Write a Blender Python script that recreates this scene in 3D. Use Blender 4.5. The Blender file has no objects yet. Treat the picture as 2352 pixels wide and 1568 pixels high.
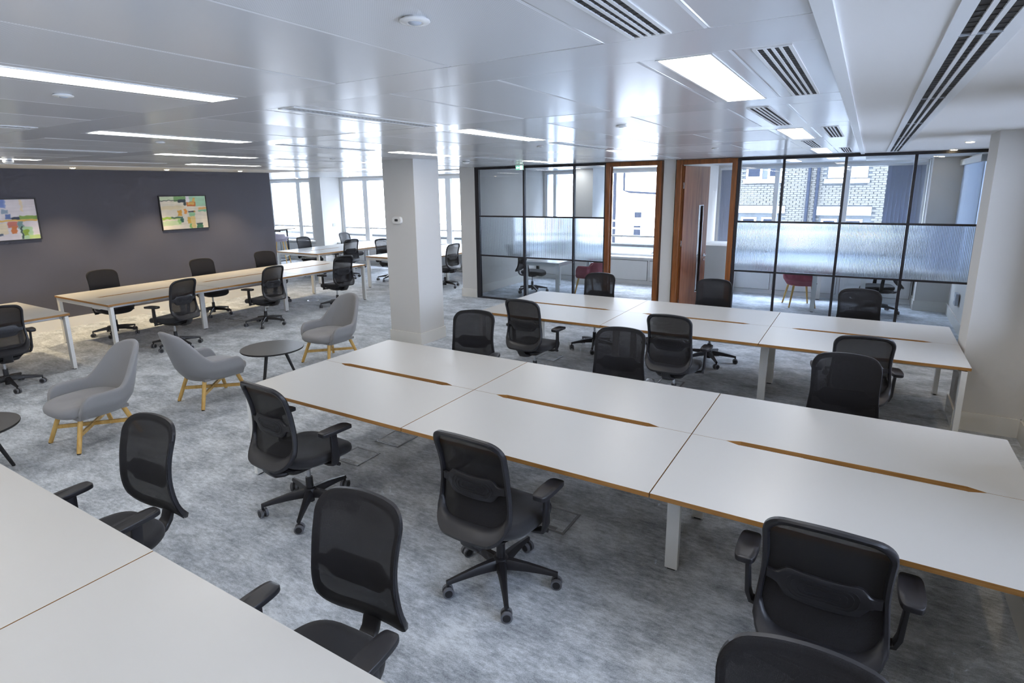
import bpy, math, random
from mathutils import Vector, Matrix
random.seed(7)
PI = math.pi
W, H = 2352, 1568
scene = bpy.context.scene
col = scene.collection

# ------------------------------------------------------------------ camera
F_PX, YAW, PITCH, ROLL, CAM_H, PX, PY = 1331.063, -0.5520, 0.2202, -0.0142, 2.1914, 1164.51, 731.03
cy, sy, cp, sp = math.cos(YAW), math.sin(YAW), math.cos(PITCH), math.sin(PITCH)
fw = Vector((sy*cp, cy*cp, -sp)); rt = Vector((cy, -sy, 0)); up = rt.cross(fw)
cr, sr = math.cos(ROLL), math.sin(ROLL)
rt, up = cr*rt + sr*up, -sr*rt + cr*up
cam_d = bpy.data.cameras.new('camera')
cam = bpy.data.objects.new('camera', cam_d); col.objects.link(cam)
cam.matrix_world = Matrix(((rt.x, up.x, -fw.x, 0), (rt.y, up.y, -fw.y, 0), (rt.z, up.z, -fw.z, CAM_H), (0, 0, 0, 1)))
cam_d.sensor_width = 36; cam_d.lens = F_PX/W*36
cam_d.shift_x = (W/2 - PX)/W; cam_d.shift_y = -(H/2 - PY)/W
cam_d.clip_start = 0.05; cam_d.clip_end = 300
scene.camera = cam

# ------------------------------------------------------------------ world, exposure
SKY = 27.0
LED = 14.0
DOWN_W = 40.0
world = bpy.data.worlds.new('sky'); scene.world = world; world.use_nodes = True
bg = world.node_tree.nodes['Background']
bg.inputs[0].default_value = (0.76, 0.84, 1.0, 1); bg.inputs[1].default_value = SKY
vs = scene.view_settings
vs.view_transform = 'Standard'; vs.look = 'None'; vs.exposure = 0.24; vs.gamma = 1.0; vs.use_curve_mapping = False
cyc = scene.cycles
cyc.max_bounces = 8; cyc.diffuse_bounces = 4; cyc.glossy_bounces = 3; cyc.transmission_bounces = 6; cyc.transparent_max_bounces = 16
cyc.sample_clamp_indirect = 6.0; cyc.caustics_reflective = False; cyc.caustics_refractive = True; cyc.blur_glossy = 0.3
cyc.use_denoising = True; cyc.use_adaptive_sampling = True; cyc.adaptive_threshold = 0.09; cyc.adaptive_min_samples = 16

# ------------------------------------------------------------------ helpers
def srgb(r, g, b):
    f = lambda c: (c/255)/12.92 if c/255 <= 0.04045 else ((c/255+0.055)/1.055)**2.4
    return (f(r), f(g), f(b), 1)

def new_mat(name):
    m = bpy.data.materials.new(name); m.use_nodes = True
    return m, m.node_tree.nodes, m.node_tree.links, m.node_tree.nodes['Principled BSDF']

def mat(name, rgb, rough=0.5, metal=0.0, spec=0.5, var=0.04, scale=12.0, bump=0.0, bscale=200.0, sheen=0.0):
    """plain paint / plastic / cloth: a faint procedural tone variation and optional fine relief"""
    m, N, L, b = new_mat(name)
    c = srgb(*rgb)
    tc = N.new('ShaderNodeTexCoord')
    nz = N.new('ShaderNodeTexNoise'); nz.inputs['Scale'].default_value = scale; nz.inputs['Detail'].default_value = 3
    L.new(tc.outputs['Object'], nz.inputs['Vector'])
    mx = N.new('ShaderNodeMix'); mx.data_type = 'RGBA'
    mx.inputs['A'].default_value = [max(0, v*(1-var)) for v in c[:3]] + [1]
    mx.inputs['B'].default_value = [min(1, v*(1+var)) for v in c[:3]] + [1]
    L.new(nz.outputs['Fac'], mx.inputs['Factor']); L.new(mx.outputs['Result'], b.inputs['Base Color'])
    b.inputs['Roughness'].default_value = rough; b.inputs['Metallic'].default_value = metal
    b.inputs['Specular IOR Level'].default_value = spec
    if sheen: b.inputs['Sheen Weight'].default_value = sheen
    if bump:
        n2 = N.new('ShaderNodeTexNoise'); n2.inputs['Scale'].default_value = bscale
        L.new(tc.outputs['Object'], n2.inputs['Vector'])
        bp = N.new('ShaderNodeBump'); bp.inputs['Strength'].default_value = bump; bp.inputs['Distance'].default_value = 0.002
        L.new(n2.outputs['Fac'], bp.inputs['Height']); L.new(bp.outputs['Normal'], b.inputs['Normal'])
    return m

def emit_mat(name, rgb, strength):
    m, N, L, b = new_mat(name)
    b.inputs['Base Color'].default_value = (0.8, 0.8, 0.8, 1)
    b.inputs['Emission Color'].default_value = (*rgb, 1); b.inputs['Emission Strength'].default_value = strength
    return m

def wood_mat(name, a, c, rough=0.4, scale=(3, 30, 30), axis=None):
    m, N, L, b = new_mat(name)
    tc = N.new('ShaderNodeTexCoord'); mp = N.new('ShaderNodeMapping'); mp.inputs['Scale'].default_value = scale
    nz = N.new('ShaderNodeTexNoise'); nz.inputs['Scale'].default_value = 2.0; nz.inputs['Detail'].default_value = 6; nz.inputs['Distortion'].default_value = 0.6
    L.new(tc.outputs['Object'], mp.inputs['Vector']); L.new(mp.outputs['Vector'], nz.inputs['Vector'])
    rp = N.new('ShaderNodeValToRGB'); rp.color_ramp.elements[0].color = srgb(*a); rp.color_ramp.elements[1].color = srgb(*c)
    rp.color_ramp.elements[0].position = 0.3; rp.color_ramp.elements[1].position = 0.7
    L.new(nz.outputs['Fac'], rp.inputs['Fac']); L.new(rp.outputs['Color'], b.inputs['Base Color'])
    b.inputs['Roughness'].default_value = rough
    return m

def glass_mat(name, tint=(0.93, 0.96, 0.98), refl=1.0):
    m, N, L, b = new_mat(name)
    N.remove(b); out = N['Material Output']
    tr = N.new('ShaderNodeBsdfTransparent'); tr.inputs['Color'].default_value = (*tint, 1)
    gl = N.new('ShaderNodeBsdfGlossy'); gl.inputs['Roughness'].default_value = 0.0; gl.inputs['Color'].default_value = (refl, refl, refl, 1)
    fr = N.new('ShaderNodeFresnel'); fr.inputs['IOR'].default_value = 1.5
    mx = N.new('ShaderNodeMixShader')
    L.new(fr.outputs['Fac'], mx.inputs['Fac']); L.new(tr.outputs['BSDF'], mx.inputs[1]); L.new(gl.outputs['BSDF'], mx.inputs[2])
    L.new(mx.outputs['Shader'], out.inputs['Surface'])
    return m

def mesh_mat(name, rgb, clear):
    """open-weave mesh cloth: threads with holes between them"""
    m, N, L, b = new_mat(name); out = N['Material Output']
    tc = N.new('ShaderNodeTexCoord')
    wv = N.new('ShaderNodeTexNoise'); wv.inputs['Scale'].default_value = 900; wv.inputs['Detail'].default_value = 1
    L.new(tc.outputs['Object'], wv.inputs['Vector'])
    mr = N.new('ShaderNodeMapRange'); mr.inputs['To Min'].default_value = clear - 0.06; mr.inputs['To Max'].default_value = clear + 0.06
    L.new(wv.outputs['Fac'], mr.inputs['Value'])
    b.inputs['Base Color'].default_value = srgb(*rgb); b.inputs['Roughness'].default_value = 0.7
    b.inputs['Specular IOR Level'].default_value = 0.3
    tr = N.new('ShaderNodeBsdfTransparent'); mx = N.new('ShaderNodeMixShader')
    L.new(mr.outputs['Result'], mx.inputs['Fac']); L.new(b.outputs['BSDF'], mx.inputs[1]); L.new(tr.outputs['BSDF'], mx.inputs[2])
    L.new(mx.outputs['Shader'], out.inputs['Surface'])
    return m

def carpet_mat():
    m, N, L, b = new_mat('carpet')
    tc = N.new('ShaderNodeTexCoord')
    def noise(scale, map_scale=None, detail=4, rough=0.6):
        n = N.new('ShaderNodeTexNoise'); n.inputs['Scale'].default_value = scale; n.inputs['Detail'].default_value = detail; n.inputs['Roughness'].default_value = rough
        if map_scale:
            mp = N.new('ShaderNodeMapping'); mp.inputs['Scale'].default_value = map_scale
            L.new(tc.outputs['Object'], mp.inputs['Vector']); L.new(mp.outputs['Vector'], n.inputs['Vector'])
        else: L.new(tc.outputs['Object'], n.inputs['Vector'])
        return n
    n1 = noise(3.4, (.8, 1.25, 1), 7, 0.72)            # cloudy patches
    n2 = noise(22, (0.7, 1.8, 1), 7, 0.82)    # drawn-out fibres
    n3 = noise(190, None, 3, 0.85)             # pile grain
    def madd(a, b_, fa, fb):
        x = N.new('ShaderNodeMath'); x.operation = 'MULTIPLY'; x.inputs[1].default_value = fa; L.new(a, x.inputs[0])
        y = N.new('ShaderNodeMath'); y.operation = 'MULTIPLY_ADD'; y.inputs[1].default_value = fb; L.new(b_, y.inputs[0]); L.new(x.outputs[0], y.inputs[2])
        return y.outputs[0]
    s = madd(n1.outputs['Fac'], n2.outputs['Fac'], 0.44, 0.42)
    s = madd(s, n3.outputs['Fac'], 1.0, 0.26)
    rp = N.new('ShaderNodeValToRGB'); e = rp.color_ramp.elements
    e[0].position = 0.465; e[0].color = srgb(127, 133, 139); e[1].position = 0.645; e[1].color = srgb(216, 222, 227)
    md = rp.color_ramp.elements.new(0.555); md.color = srgb(174, 180, 186)
    L.new(s, rp.inputs['Fac']); L.new(rp.outputs['Color'], b.inputs['Base Color'])
    b.inputs['Roughness'].default_value = 0.95; b.inputs['Specular IOR Level'].default_value = 0.15; b.inputs['Sheen Weight'].default_value = 0.15
    bp = N.new('ShaderNodeBump'); bp.inputs['Strength'].default_value = 0.12; bp.inputs['Distance'].default_value = 0.003
    L.new(n3.outputs['Fac'], bp.inputs['Height']); L.new(bp.outputs['Normal'], b.inputs['Normal'])
    return m

def perforated_mat(name, rgb, rough, pitch, thr, dark):
    m, N, L, b = new_mat(name)
    tc = N.new('ShaderNodeTexCoord'); sx = N.new('ShaderNodeSeparateXYZ'); L.new(tc.outputs['Object'], sx.inputs[0])
    outs = []
    for ax in ('X', 'Y'):
        q = N.new('ShaderNodeMath'); q.operation = 'MULTIPLY'; q.inputs[1].default_value = 2*PI/pitch; L.new(sx.outputs[ax], q.inputs[0])
        s = N.new('ShaderNodeMath'); s.operation = 'SINE'; L.new(q.outputs[0], s.inputs[0]); outs.append(s)
    p = N.new('ShaderNodeMath'); p.operation = 'ADD'; L.new(outs[0].outputs[0], p.inputs[0]); L.new(outs[1].outputs[0], p.inputs[1])
    g = N.new('ShaderNodeMath'); g.operation = 'GREATER_THAN'; g.inputs[1].default_value = thr; L.new(p.outputs[0], g.inputs[0])
    mx = N.new('ShaderNodeMix'); mx.data_type = 'RGBA'; mx.inputs['A'].default_value = srgb(*rgb); mx.inputs['B'].default_value = srgb(*dark)
    L.new(g.outputs[0], mx.inputs['Factor']); L.new(mx.outputs['Result'], b.inputs['Base Color'])
    b.inputs['Roughness'].default_value = rough
    return m

M = {}
M['carpet'] = carpet_mat()
M['dark_wall'] = mat('dark_wall_paint', (79, 79, 89), 0.75, var=0.03, scale=2)
M['wall'] = mat('wall_paint', (214, 212, 208), 0.7, var=0.015, scale=2)
M['skirting'] = mat('skirting_paint', (226, 224, 218), 0.4, var=0.01)
M['ceiling_metal'] = mat('ceiling_metal', (226, 228, 231), 0.19, spec=0.95, var=0.012, scale=1.5)
M['ceiling_perf'] = perforated_mat('ceiling_perforated', (226, 228, 231), 0.25, 0.007, 1.05, (206, 208, 211))
M['plaster'] = mat('ceiling_plaster', (228, 227, 225), 0.6, var=0.01, scale=2)
M['white_metal'] = mat('white_metal', (232, 234, 235), 0.35, var=0.01)
M['black_slot'] = mat('black_slot', (14, 14, 16), 0.5)
M['vane'] = mat('vane', (52, 54, 60), 0.5)
M['grille'] = perforated_mat('grille_holes', (178, 182, 188), 0.4, 0.030, 1.35, (20, 20, 24))
M['led'] = emit_mat('led_panel', (1.0, 0.965, 0.91), LED)
M['lamp'] = emit_mat('warm_lamp', (1.0, 0.80, 0.50), 40.0)
M['bframe'] = mat('black_frame', (36, 36, 42), 0.4)
M['glass'] = glass_mat('clear_glass', (0.83, 0.91, 1.0))
M['wglass'] = glass_mat('window_glass', (0.95, 0.97, 0.98))
m_, N_, L_, b_ = new_mat('fluted_glass'); N_.remove(b_)
g_ = N_.new('ShaderNodeBsdfGlass'); g_.inputs['IOR'].default_value = 1.45; g_.inputs['Roughness'].default_value = 0.12; g_.inputs['Color'].default_value = (0.88, 0.94, 1.0, 1)
L_.new(g_.outputs[0], N_['Material Output'].inputs['Surface']); M['fluted'] = m_
M['teak'] = wood_mat('teak_frame', (104, 58, 26), (150, 90, 44), 0.35, (12, 12, 1.2))
M['walnut'] = wood_mat('walnut_door', (112, 66, 44), (150, 98, 68), 0.32, (9, 9, 0.8))
M['desk'] = mat('desk_laminate', (187, 185, 180), 0.33, spec=0.45, var=0.008, scale=3)
M['ply'] = wood_mat('desk_edge_ply', (142, 98, 46), (170, 124, 66), 0.45, (3, 3, 120))
M['desk_leg'] = mat('desk_leg_white', (230, 231, 229), 0.38, var=0.01)
M['plastic'] = mat('black_plastic', (33, 33, 37), 0.42, var=0.05, scale=30)
M['seat_cloth'] = mat('black_seat_cloth', (34, 34, 37), 0.85, var=0.08, scale=300, bump=0.3, bscale=700, sheen=0.15)
M['mesh'] = mesh_mat('black_mesh', (25, 25, 28), 0.065)
M['tyre'] = mat('grey_tyre', (104, 106, 112), 0.6)
M['steel'] = mat('steel', (190, 192, 196), 0.22, metal=1.0)
M['grey_cloth'] = mat('grey_felt', (134, 133, 134), 0.92, var=0.10, scale=260, bump=0.25, bscale=500, sheen=0.25)
M['oak'] = wood_mat('light_oak', (196, 152, 78), (222, 184, 110), 0.42, (14, 14, 2))
M['table_top'] = mat('dark_grey_top', (78, 77, 77), 0.38, var=0.02)
M['table_edge'] = mat('black_edge', (30, 30, 32), 0.5)
M['red_cloth'] = mat('red_cloth', (148, 70, 82), 0.85, var=0.06, scale=200)
M['pale_shell'] = mat('pale_lilac_shell', (196, 186, 198), 0.5)
M['white_plastic'] = mat('white_plastic', (236, 236, 234), 0.35, var=0.005)
M['screen'] = mat('dark_screen', (56, 58, 60), 0.3)
M['green'] = emit_mat('exit_green', (0.01, 0.42, 0.22), 1.0)
M['white_print'] = emit_mat('exit_white', (0.9, 1.0, 0.96), 2.0)
M['blind'] = mat('blind_cloth', (176, 182, 196), 0.8, var=0.05, scale=80)
def translucent(m, rgb, f):
    N, L = m.node_tree.nodes, m.node_tree.links
    t_ = N.new('ShaderNodeBsdfTranslucent'); t_.inputs[0].default_value = srgb(*rgb); x = N.new('ShaderNodeMixShader'); x.inputs[0].default_value = f
    L.new(N['Principled BSDF'].outputs[0], x.inputs[1]); L.new(t_.outputs[0], x.inputs[2]); L.new(x.outputs[0], N['Material Output'].inputs['Surface'])
translucent(M['blind'], (150, 160, 184), .18)
M['roller'] = mat('roller_blind', (206, 216, 228), 0.8); translucent(M['roller'], (206, 216, 228), .25)
M['brick'] = mat('pale_brick', (76, 74, 70), 0.85, spec=0.02, var=0.25, scale=3.0)
M['mortar'] = mat('mortar', (66, 68, 69), 0.9, spec=0.02, var=0.06)
M['render_white'] = mat('white_render', (240, 240, 238), 0.8, var=0.02)
M['ext_dark'] = mat('ext_dark', (32, 35, 42), 0.6, spec=0.02)
M['blocker_grey'] = mat('sky_blocker_grey', (168, 172, 180), 0.8)  # for the unseen block that screens the sky on the right
M['ext_grey'] = mat('ext_grey', (176, 182, 190), 0.7)
M['box_frame'] = mat('floor_box_frame', (124, 126, 130), 0.5, metal=0.3)
M['key_tag'] = mat('yellow_tag', (206, 214, 60), 0.5)

class MB:
    def __init__(s): s.v = []; s.f = []; s.m = []
    def add(s, vs, fs, mi=0):
        o = len(s.v); s.v += [tuple(v) for v in vs]; s.f += [tuple(i+o for i in f) for f in fs]
        s.m += (list(mi) if isinstance(mi, (list, tuple)) else [mi]*len(fs)); return s
    def box(s, x0, y0, z0, x1, y1, z1, mi=0):
        x0, x1 = min(x0, x1), max(x0, x1); y0, y1 = min(y0, y1), max(y0, y1); z0, z1 = min(z0, z1), max(z0, z1)
        vs = [(x0,y0,z0),(x1,y0,z0),(x1,y1,z0),(x0,y1,z0),(x0,y0,z1),(x1,y0,z1),(x1,y1,z1),(x0,y1,z1)]
        return s.add(vs, [(3,2,1,0),(4,5,6,7),(0,1,5,4),(1,2,6,5),(2,3,7,6),(3,0,4,7)], mi)
    def cbox(s, cx, cy_, cz, dx, dy, dz, mi=0):
        return s.box(cx-dx/2, cy_-dy/2, cz-dz/2, cx+dx/2, cy_+dy/2, cz+dz/2, mi)
    def prism(s, poly, z0, z1, mt=0, ms=None, mb=None):
        n = len(poly); ms = mt if ms is None else ms; mb = ms if mb is None else mb
        vs = [(x, y, z0) for x, y in poly] + [(x, y, z1) for x, y in poly]
        fs = [tuple(range(n-1, -1, -1)), tuple(range(n, 2*n))] + [(i, (i+1) % n, n+(i+1) % n, n+i) for i in range(n)]
        return s.add(vs, fs, [mb, mt] + [ms]*n)
    def loft(s, rings, closed=True, cap=True, mi=0):
        n = len(rings[0]); vs = [p for r in rings for p in r]; fs = []
        m = n if closed else n-1
        for k in range(len(rings)-1):
            for i in range(m):
                j = (i+1) % n; fs.append((k*n+i, k*n+j, (k+1)*n+j, (k+1)*n+i))
        if cap and closed:
            fs.append(tuple(range(n-1, -1, -1))); b = (len(rings)-1)*n; fs.append(tuple(range(b, b+n)))
        return s.add(vs, fs, mi)
    def cyl(s, a, b, ra, rb=None, n=12, mi=0, cap=True):
        a, b = Vector(a), Vector(b); rb = ra if rb is None else rb
        d = (b-a).normalized(); u = d.orthogonal().normalized(); w = d.cross(u)
        R = lambda c, r: [c + r*(math.cos(2*PI*i/n)*u + math.sin(2*PI*i/n)*w) for i in range(n)]
        return s.loft([R(a, ra), R(b, rb)], True, cap, mi)
    def tube(s, pts, r, n=8, mi=0, closed=False):
        P = [Vector(p) for p in pts]; rings = []; k = len(P)
        prev = None
        for i in range(k):
            if closed: d = P[(i+1) % k]-P[i-1]
            else: d = P[min(i+1, k-1)]-P[max(i-1, 0)]
            d.normalize()
            if prev is None: u = d.orthogonal().normalized()
            else:
                u = prev - d*prev.dot(d); u.normalize()
            prev = u; w = d.cross(u)
            rr = r[i] if isinstance(r, (list, tuple)) else r
            rings.append([P[i] + rr*(math.cos(2*PI*j/n)*u + math.sin(2*PI*j/n)*w) for j in range(n)])
        if closed: rings.append(rings[0])
        return s.loft(rings, True, not closed, mi)
    def disc(s, c, r, n=24, mi=0, down=False):
        vs = [(c[0]+r*math.cos(2*PI*i/n), c[1]+r*math.sin(2*PI*i/n), c[2]) for i in range(n)]
        return s.add(vs, [tuple(range(n-1, -1, -1)) if down else tuple(range(n))], mi)
    def lathe(s, prof, n=24, c=(0, 0), mi=0):
        return s.loft([[(c[0]+r*math.cos(2*PI*i/n), c[1]+r*math.sin(2*PI*i/n), z) for i in range(n)] for r, z in prof], True, True, mi)
    def data(s, name, mats, smooth=None):
        me = bpy.data.meshes.new(name); me.from_pydata(s.v, [], s.f)
        for m in (mats if isinstance(mats, (list, tuple)) else [mats]): me.materials.append(M[m] if isinstance(m, str) else m)
        me.polygons.foreach_set('material_index', s.m)
        if smooth is not None:
            me.polygons.foreach_set('use_smooth', [True]*len(s.f)); me.set_sharp_from_angle(angle=math.radians(smooth))
        me.update(); return me
    def build(s, name, mats, parent=None, smooth=None, loc=None, rz=0.0):
        return put(name, s.data(name, mats, smooth), parent, loc, rz)

def put(name, me, parent=None, loc=None, rz=0.0):
    o = bpy.data.objects.new(name, me); col.objects.link(o)
    if parent: o.parent = parent
    if loc: o.location = loc
    if rz: o.rotation_euler = (0, 0, rz)
    return o

def tag(o, label, cat, group=None, kind=None):
    o['label'] = label; o['category'] = cat
    if group: o['group'] = group
    if kind: o['kind'] = kind
    return o
def struct(o, label=None):
    o['kind'] = 'structure'
    if label: o['label'] = label
    return o
def thing(name, label, cat, loc=(0, 0, 0), rz=0.0, group=None):
    o = bpy.data.objects.new(name, None); col.objects.link(o); o.location = loc; o.rotation_euler = (0, 0, rz)
    o.empty_display_size = 0.1
    return tag(o, label, cat, group)
def sempty(name, label, loc=(0, 0, 0)):
    o = bpy.data.objects.new(name, None); col.objects.link(o); o.location = loc
    return struct(o, label)
def copy_tree(o, parent=None):
    c = o.copy(); col.objects.link(c); c.parent = parent
    for ch in list(o.children): copy_tree(ch, c)
    return c

# ================================================================== THE SETTING
HC = 2.603                      # ceiling
PYP = 9.785                     # glass partition plane
YW = 13.05                      # window plane of the far facade
XL, XR = -11.35, 1.33           # dark wall, right wall
YB = -4.0

fl = MB().box(-18, YB, -0.12, XR+0.2, YW+0.2, 0.0).build('floor', 'carpet'); struct(fl, 'grey mottled carpet floor of the open plan office')

# ---- ceiling: root with its plain areas, then bands and tiles
ceil = sempty('ceiling', 'white suspended ceiling of satin metal panels')
mb = MB()
mb.box(-18.2, YB-.2, HC+0.02, XR+0.4, YW+0.4, HC+0.25)
mb.build('slab', 'ceiling_metal', ceil)
mb = MB(); mb.box(-0.115, YB, HC, XR, YW, HC+0.02); mb.build('plaster_margin', 'plaster', ceil)
mb = MB(); mb.box(XL, YB, HC, -9.75, 8.5, HC+0.02); mb.build('plaster_margin', 'plaster', ceil)
mb = MB(); mb.box(-17.9, 8.5, HC, XL, YW, HC+0.02); mb.box(XL, 11.9, HC, -7.05, YW, HC+0.02); mb.box(XL, 8.5, HC, -9.75, 11.9, HC+.02); mb.build('plaster_margin', 'ceiling_metal', ceil)
mb = MB(); mb.box(-6.95, PYP+0.03, HC, -0.115, YW, HC+0.02); mb.build('office_ceiling', 'ceiling_metal', ceil)
mb = MB(); mb.box(-9.75, YB, HC, -0.16, 0.52, HC+0.02); mb.build('ceiling_panel_area', 'ceiling_metal', ceil)
BAND0, PITCH_Y, BW = 1.875, 1.485, 0.30
XC = [-0.42]                     # column edges going left from the light strip column
PX_ = 1.98
# columns: [light strip -0.715..-0.415], three tiles of 0.56, repeated
bandm = MB().box(0, -BW/2+0.0005, 0, 9.6, BW/2-0.0005, 0.018).data('bandraster', 'ceiling_metal')
for k in range(0, 8):
    yb = BAND0 + PITCH_Y*(k-0)
    if yb < 9.6 or yb < 11.9:
        if yb - BW/2 < PYP - 0.2:
            put('band_panel', bandm, ceil, (-9.75, yb, HC))
        else:
            b2 = put('band_panel', bandm, ceil, (-9.75, yb, HC)); b2.scale = (2.7/9.6, 1, 1)
def tile_data(name, w, d, m_):
    e = 0.008
    mb = MB()
    # bevelled edge, gently dished face
    x0, x1, y0, y1 = -w/2+.0006, w/2-.0006, -d/2+.0006, d/2-.0006
    out = [(x0, y0, 0.002), (x1, y0, 0.002), (x1, y1, 0.002), (x0, y1, 0.002)]
    inn = [(x0+e, y0+e*.5, 0), (x1-e, y0+e*.5, 0), (x1-e, y1-e*.5, 0), (x0+e, y1-e*.5, 0)]
    mb.add(out+inn, [(4,7,6,5), (0,4,5,1), (1,5,6,2), (2,6,7,3), (3,7,4,0)])
    mb.add([(x0, y0, .018), (x1, y0, .018), (x1, y1, .018), (x0, y1, .018)] + out, [(0,1,2,3), (0,4,5,1), (1,5,6,2), (2,6,7,3), (3,7,4,0)])
    return mb.data(name, m_)
TD = PITCH_Y-BW
T_big = tile_data('ceiling_tile', 0.56, TD, 'ceiling_perf'); T_plain = tile_data('ceiling_tile_plain', 0.56, TD, 'ceiling_metal')
T_strip = tile_data('ceiling_strip', 0.30, TD, 'ceiling_metal')
light_spots, grille_spots, vent_spots = [], [], []
for k in range(-1, 7):
    y0 = BAND0 + PITCH_Y*k + BW/2; yc = y0 + TD/2
    for c in range(5):
        xs = -0.565 - PX_*c
        inside = y0 + TD < PYP or xs < -7.2
        if k >= 5 and xs > -7.2: continue
        if xs < -9: continue
        o = put('ceiling_tile', T_strip, ceil, (xs, yc, HC)); o.rotation_euler = (random.uniform(-.002, .002), random.uniform(-.003, .003), 0)
        if (k + c) % 2 == 0: light_spots.append((xs, yc))
        elif c == 0: vent_spots.append((xs, yc))
        else: grille_spots.append((xs, yc))
        for t in range(3):
            xt = xs - 0.15 - 0.28 - 0.56*t
            if xt < -9.75+.2 or (k >= 5 and xt > -7.3): continue
            o = put('ceiling_tile', T_big if (t+k) % 3 else T_plain, ceil, (xt, yc, HC)); o.rotation_euler = (random.uniform(-.0025, .0025), random.uniform(-.004, .004), 0)
    if k < 5:
        o = put('ceiling_tile', tile_data('ceiling_tile_edge', 0.255, TD, 'ceiling_metal'), ceil, (-0.2875, yc, HC))
        if (k % 2) == 0: vent_spots.append((-0.30, yc))
mb = MB(); mb.box(-0.16, YB, HC-0.012, -0.115, PYP-.03, HC+0.02); mb.build('edge_trim', 'white_metal', ceil)
mb = MB(); mb.box(-9.77, YB, HC-0.006, -9.75, 11.9, HC+0.02); mb.build('edge_trim', 'white_metal', ceil)

# ---- walls
def wall(name, boxes, m='wall', label=None):
    mb = MB()
    for b in boxes: mb.box(*b)
    return struct(mb.build(name, m), label)
wall('wall_left', [(XL-0.15, YB, 0, XL, 8.5, HC+0.02)], 'dark_wall', 'dark blue grey feature wall with two paintings')
wall('wall_far_left', [(-18.2, 8.3, 0, -18, YW+.2, HC+.02), (-18, 8.35, 0, XL-0.15, 8.5, HC+.02)])
wall('wall_back', [(-18, YB-.2, 0, XR+.2, YB, HC+.02)])
# far facade: piers, spandrels and lintel bands
WIN = [(-17.5, -15.45), (-14.05, -7.2), (-6.88, -6.0), (-5.2, -3.0), (-2.68, 0.8)]
ZS, ZH = 0.62, 2.56
bx = [(-18, YW, 0, XR+.2, YW+.2, ZS), (-18, YW, ZH, XR+.2, YW+.2, HC+.02)]
edges = [-18] + [v for w in WIN for v in w] + [XR+.2]
for i in range(0, len(edges), 2): bx.append((edges[i], YW, ZS, edges[i+1], YW+.2, ZH))
wall('wall_front', bx, 'wall', 'far window wall of the office')
wall('wall_office_left', [(-7.085, PYP+.09, 0, -6.93, YW, HC+.02), (-7.085, PYP-.03, 0, -6.72, PYP+.09, HC+.02)], 'wall', 'white wall end beside the glass partition')
wall('wall_office_middle', [(-2.93, PYP-.03, 0, -2.735, PYP+.1, HC+.02), (-2.93, PYP+.1, 0, -2.75, YW, HC+.02)], 'wall', 'white wall between the two office doors')
# columns
def column(name, x0, y0, x1, y1, label):
    o = MB().box(x0, y0, 0, x1, y1, HC+.02).build(name, 'wall'); struct(o, label)
    b = MB(); t = .016
    b.box(x0-t, y0-t, 0, x1+t, y0, .17); b.box(x0-t, y1, 0, x1+t, y1+t, .17); b.box(x0-t, y0, 0, x0, y1, .17); b.box(x1, y0, 0, x1+t, y1, .17)
    b.build('baseboard', 'skirting', o)
    return o
column('wall_pillar', -5.87, 6.25, -5.31, 6.80, 'square white pillar in the middle of the open plan floor')
column('wall_column', -14.5, 12.3, -14.1, YW, 'white column between the far windows')
column('wall_column', -5.72, 12.3, -5.28, YW, 'white column inside the left glass office')
column('wall_column', .86, 12.28, XR, YW, 'white column in the corner of the right glass office')
column('wall_pier', .865, 6.345, XR, 6.82, 'white wall pier at the end of the second desk bench')
column('wall_pier', .865, 3.285, XR, 3.80, 'white wall pier at the end of the front desk bench')
column('wall_pier', .865, .22, XR, .74, 'white wall pier nearest the camera')
# right wall; windows between its piers are assumed, put in to match the daylight
RW = [(-3.4, 0.1), (.9, 3.1), (3.95, 6.2), (6.95, 9.5), (10.2, 12.2)]
ZR = 0.85
bx = [(XR, YB, 0, XR+.2, YW+.2, ZR), (XR, YB, ZH, XR+.2, YW+.2, HC+.02)]
edges = [YB] + [v for w in RW for v in w] + [YW+.2]
for i in range(0, len(edges), 2): bx.append((XR, edges[i], ZR, XR+.2, edges[i+1], ZH))
wall('wall_right', bx, 'wall', 'right hand wall with assumed windows')
# skirting boards
def board(name, boxes, label=None):
    mb = MB()
    for b in boxes: mb.box(*b)
    return struct(mb.build(name, 'skirting'), label)
board('baseboard_left', [(XL, YB, 0, XL+.016, 8.5, .17)], 'cream skirting board below the dark wall')
board('baseboard_office', [(-6.93, PYP+.09, 0, -6.914, YW-.25, .17), (-7.1, PYP-.046, 0, -6.72, PYP-.03, .17), (-7.101, PYP-.03, 0, -7.085, YW-.25, .17)])
board('baseboard_right', [(XR-.016, YB, 0, XR, YW, .17)])

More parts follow.
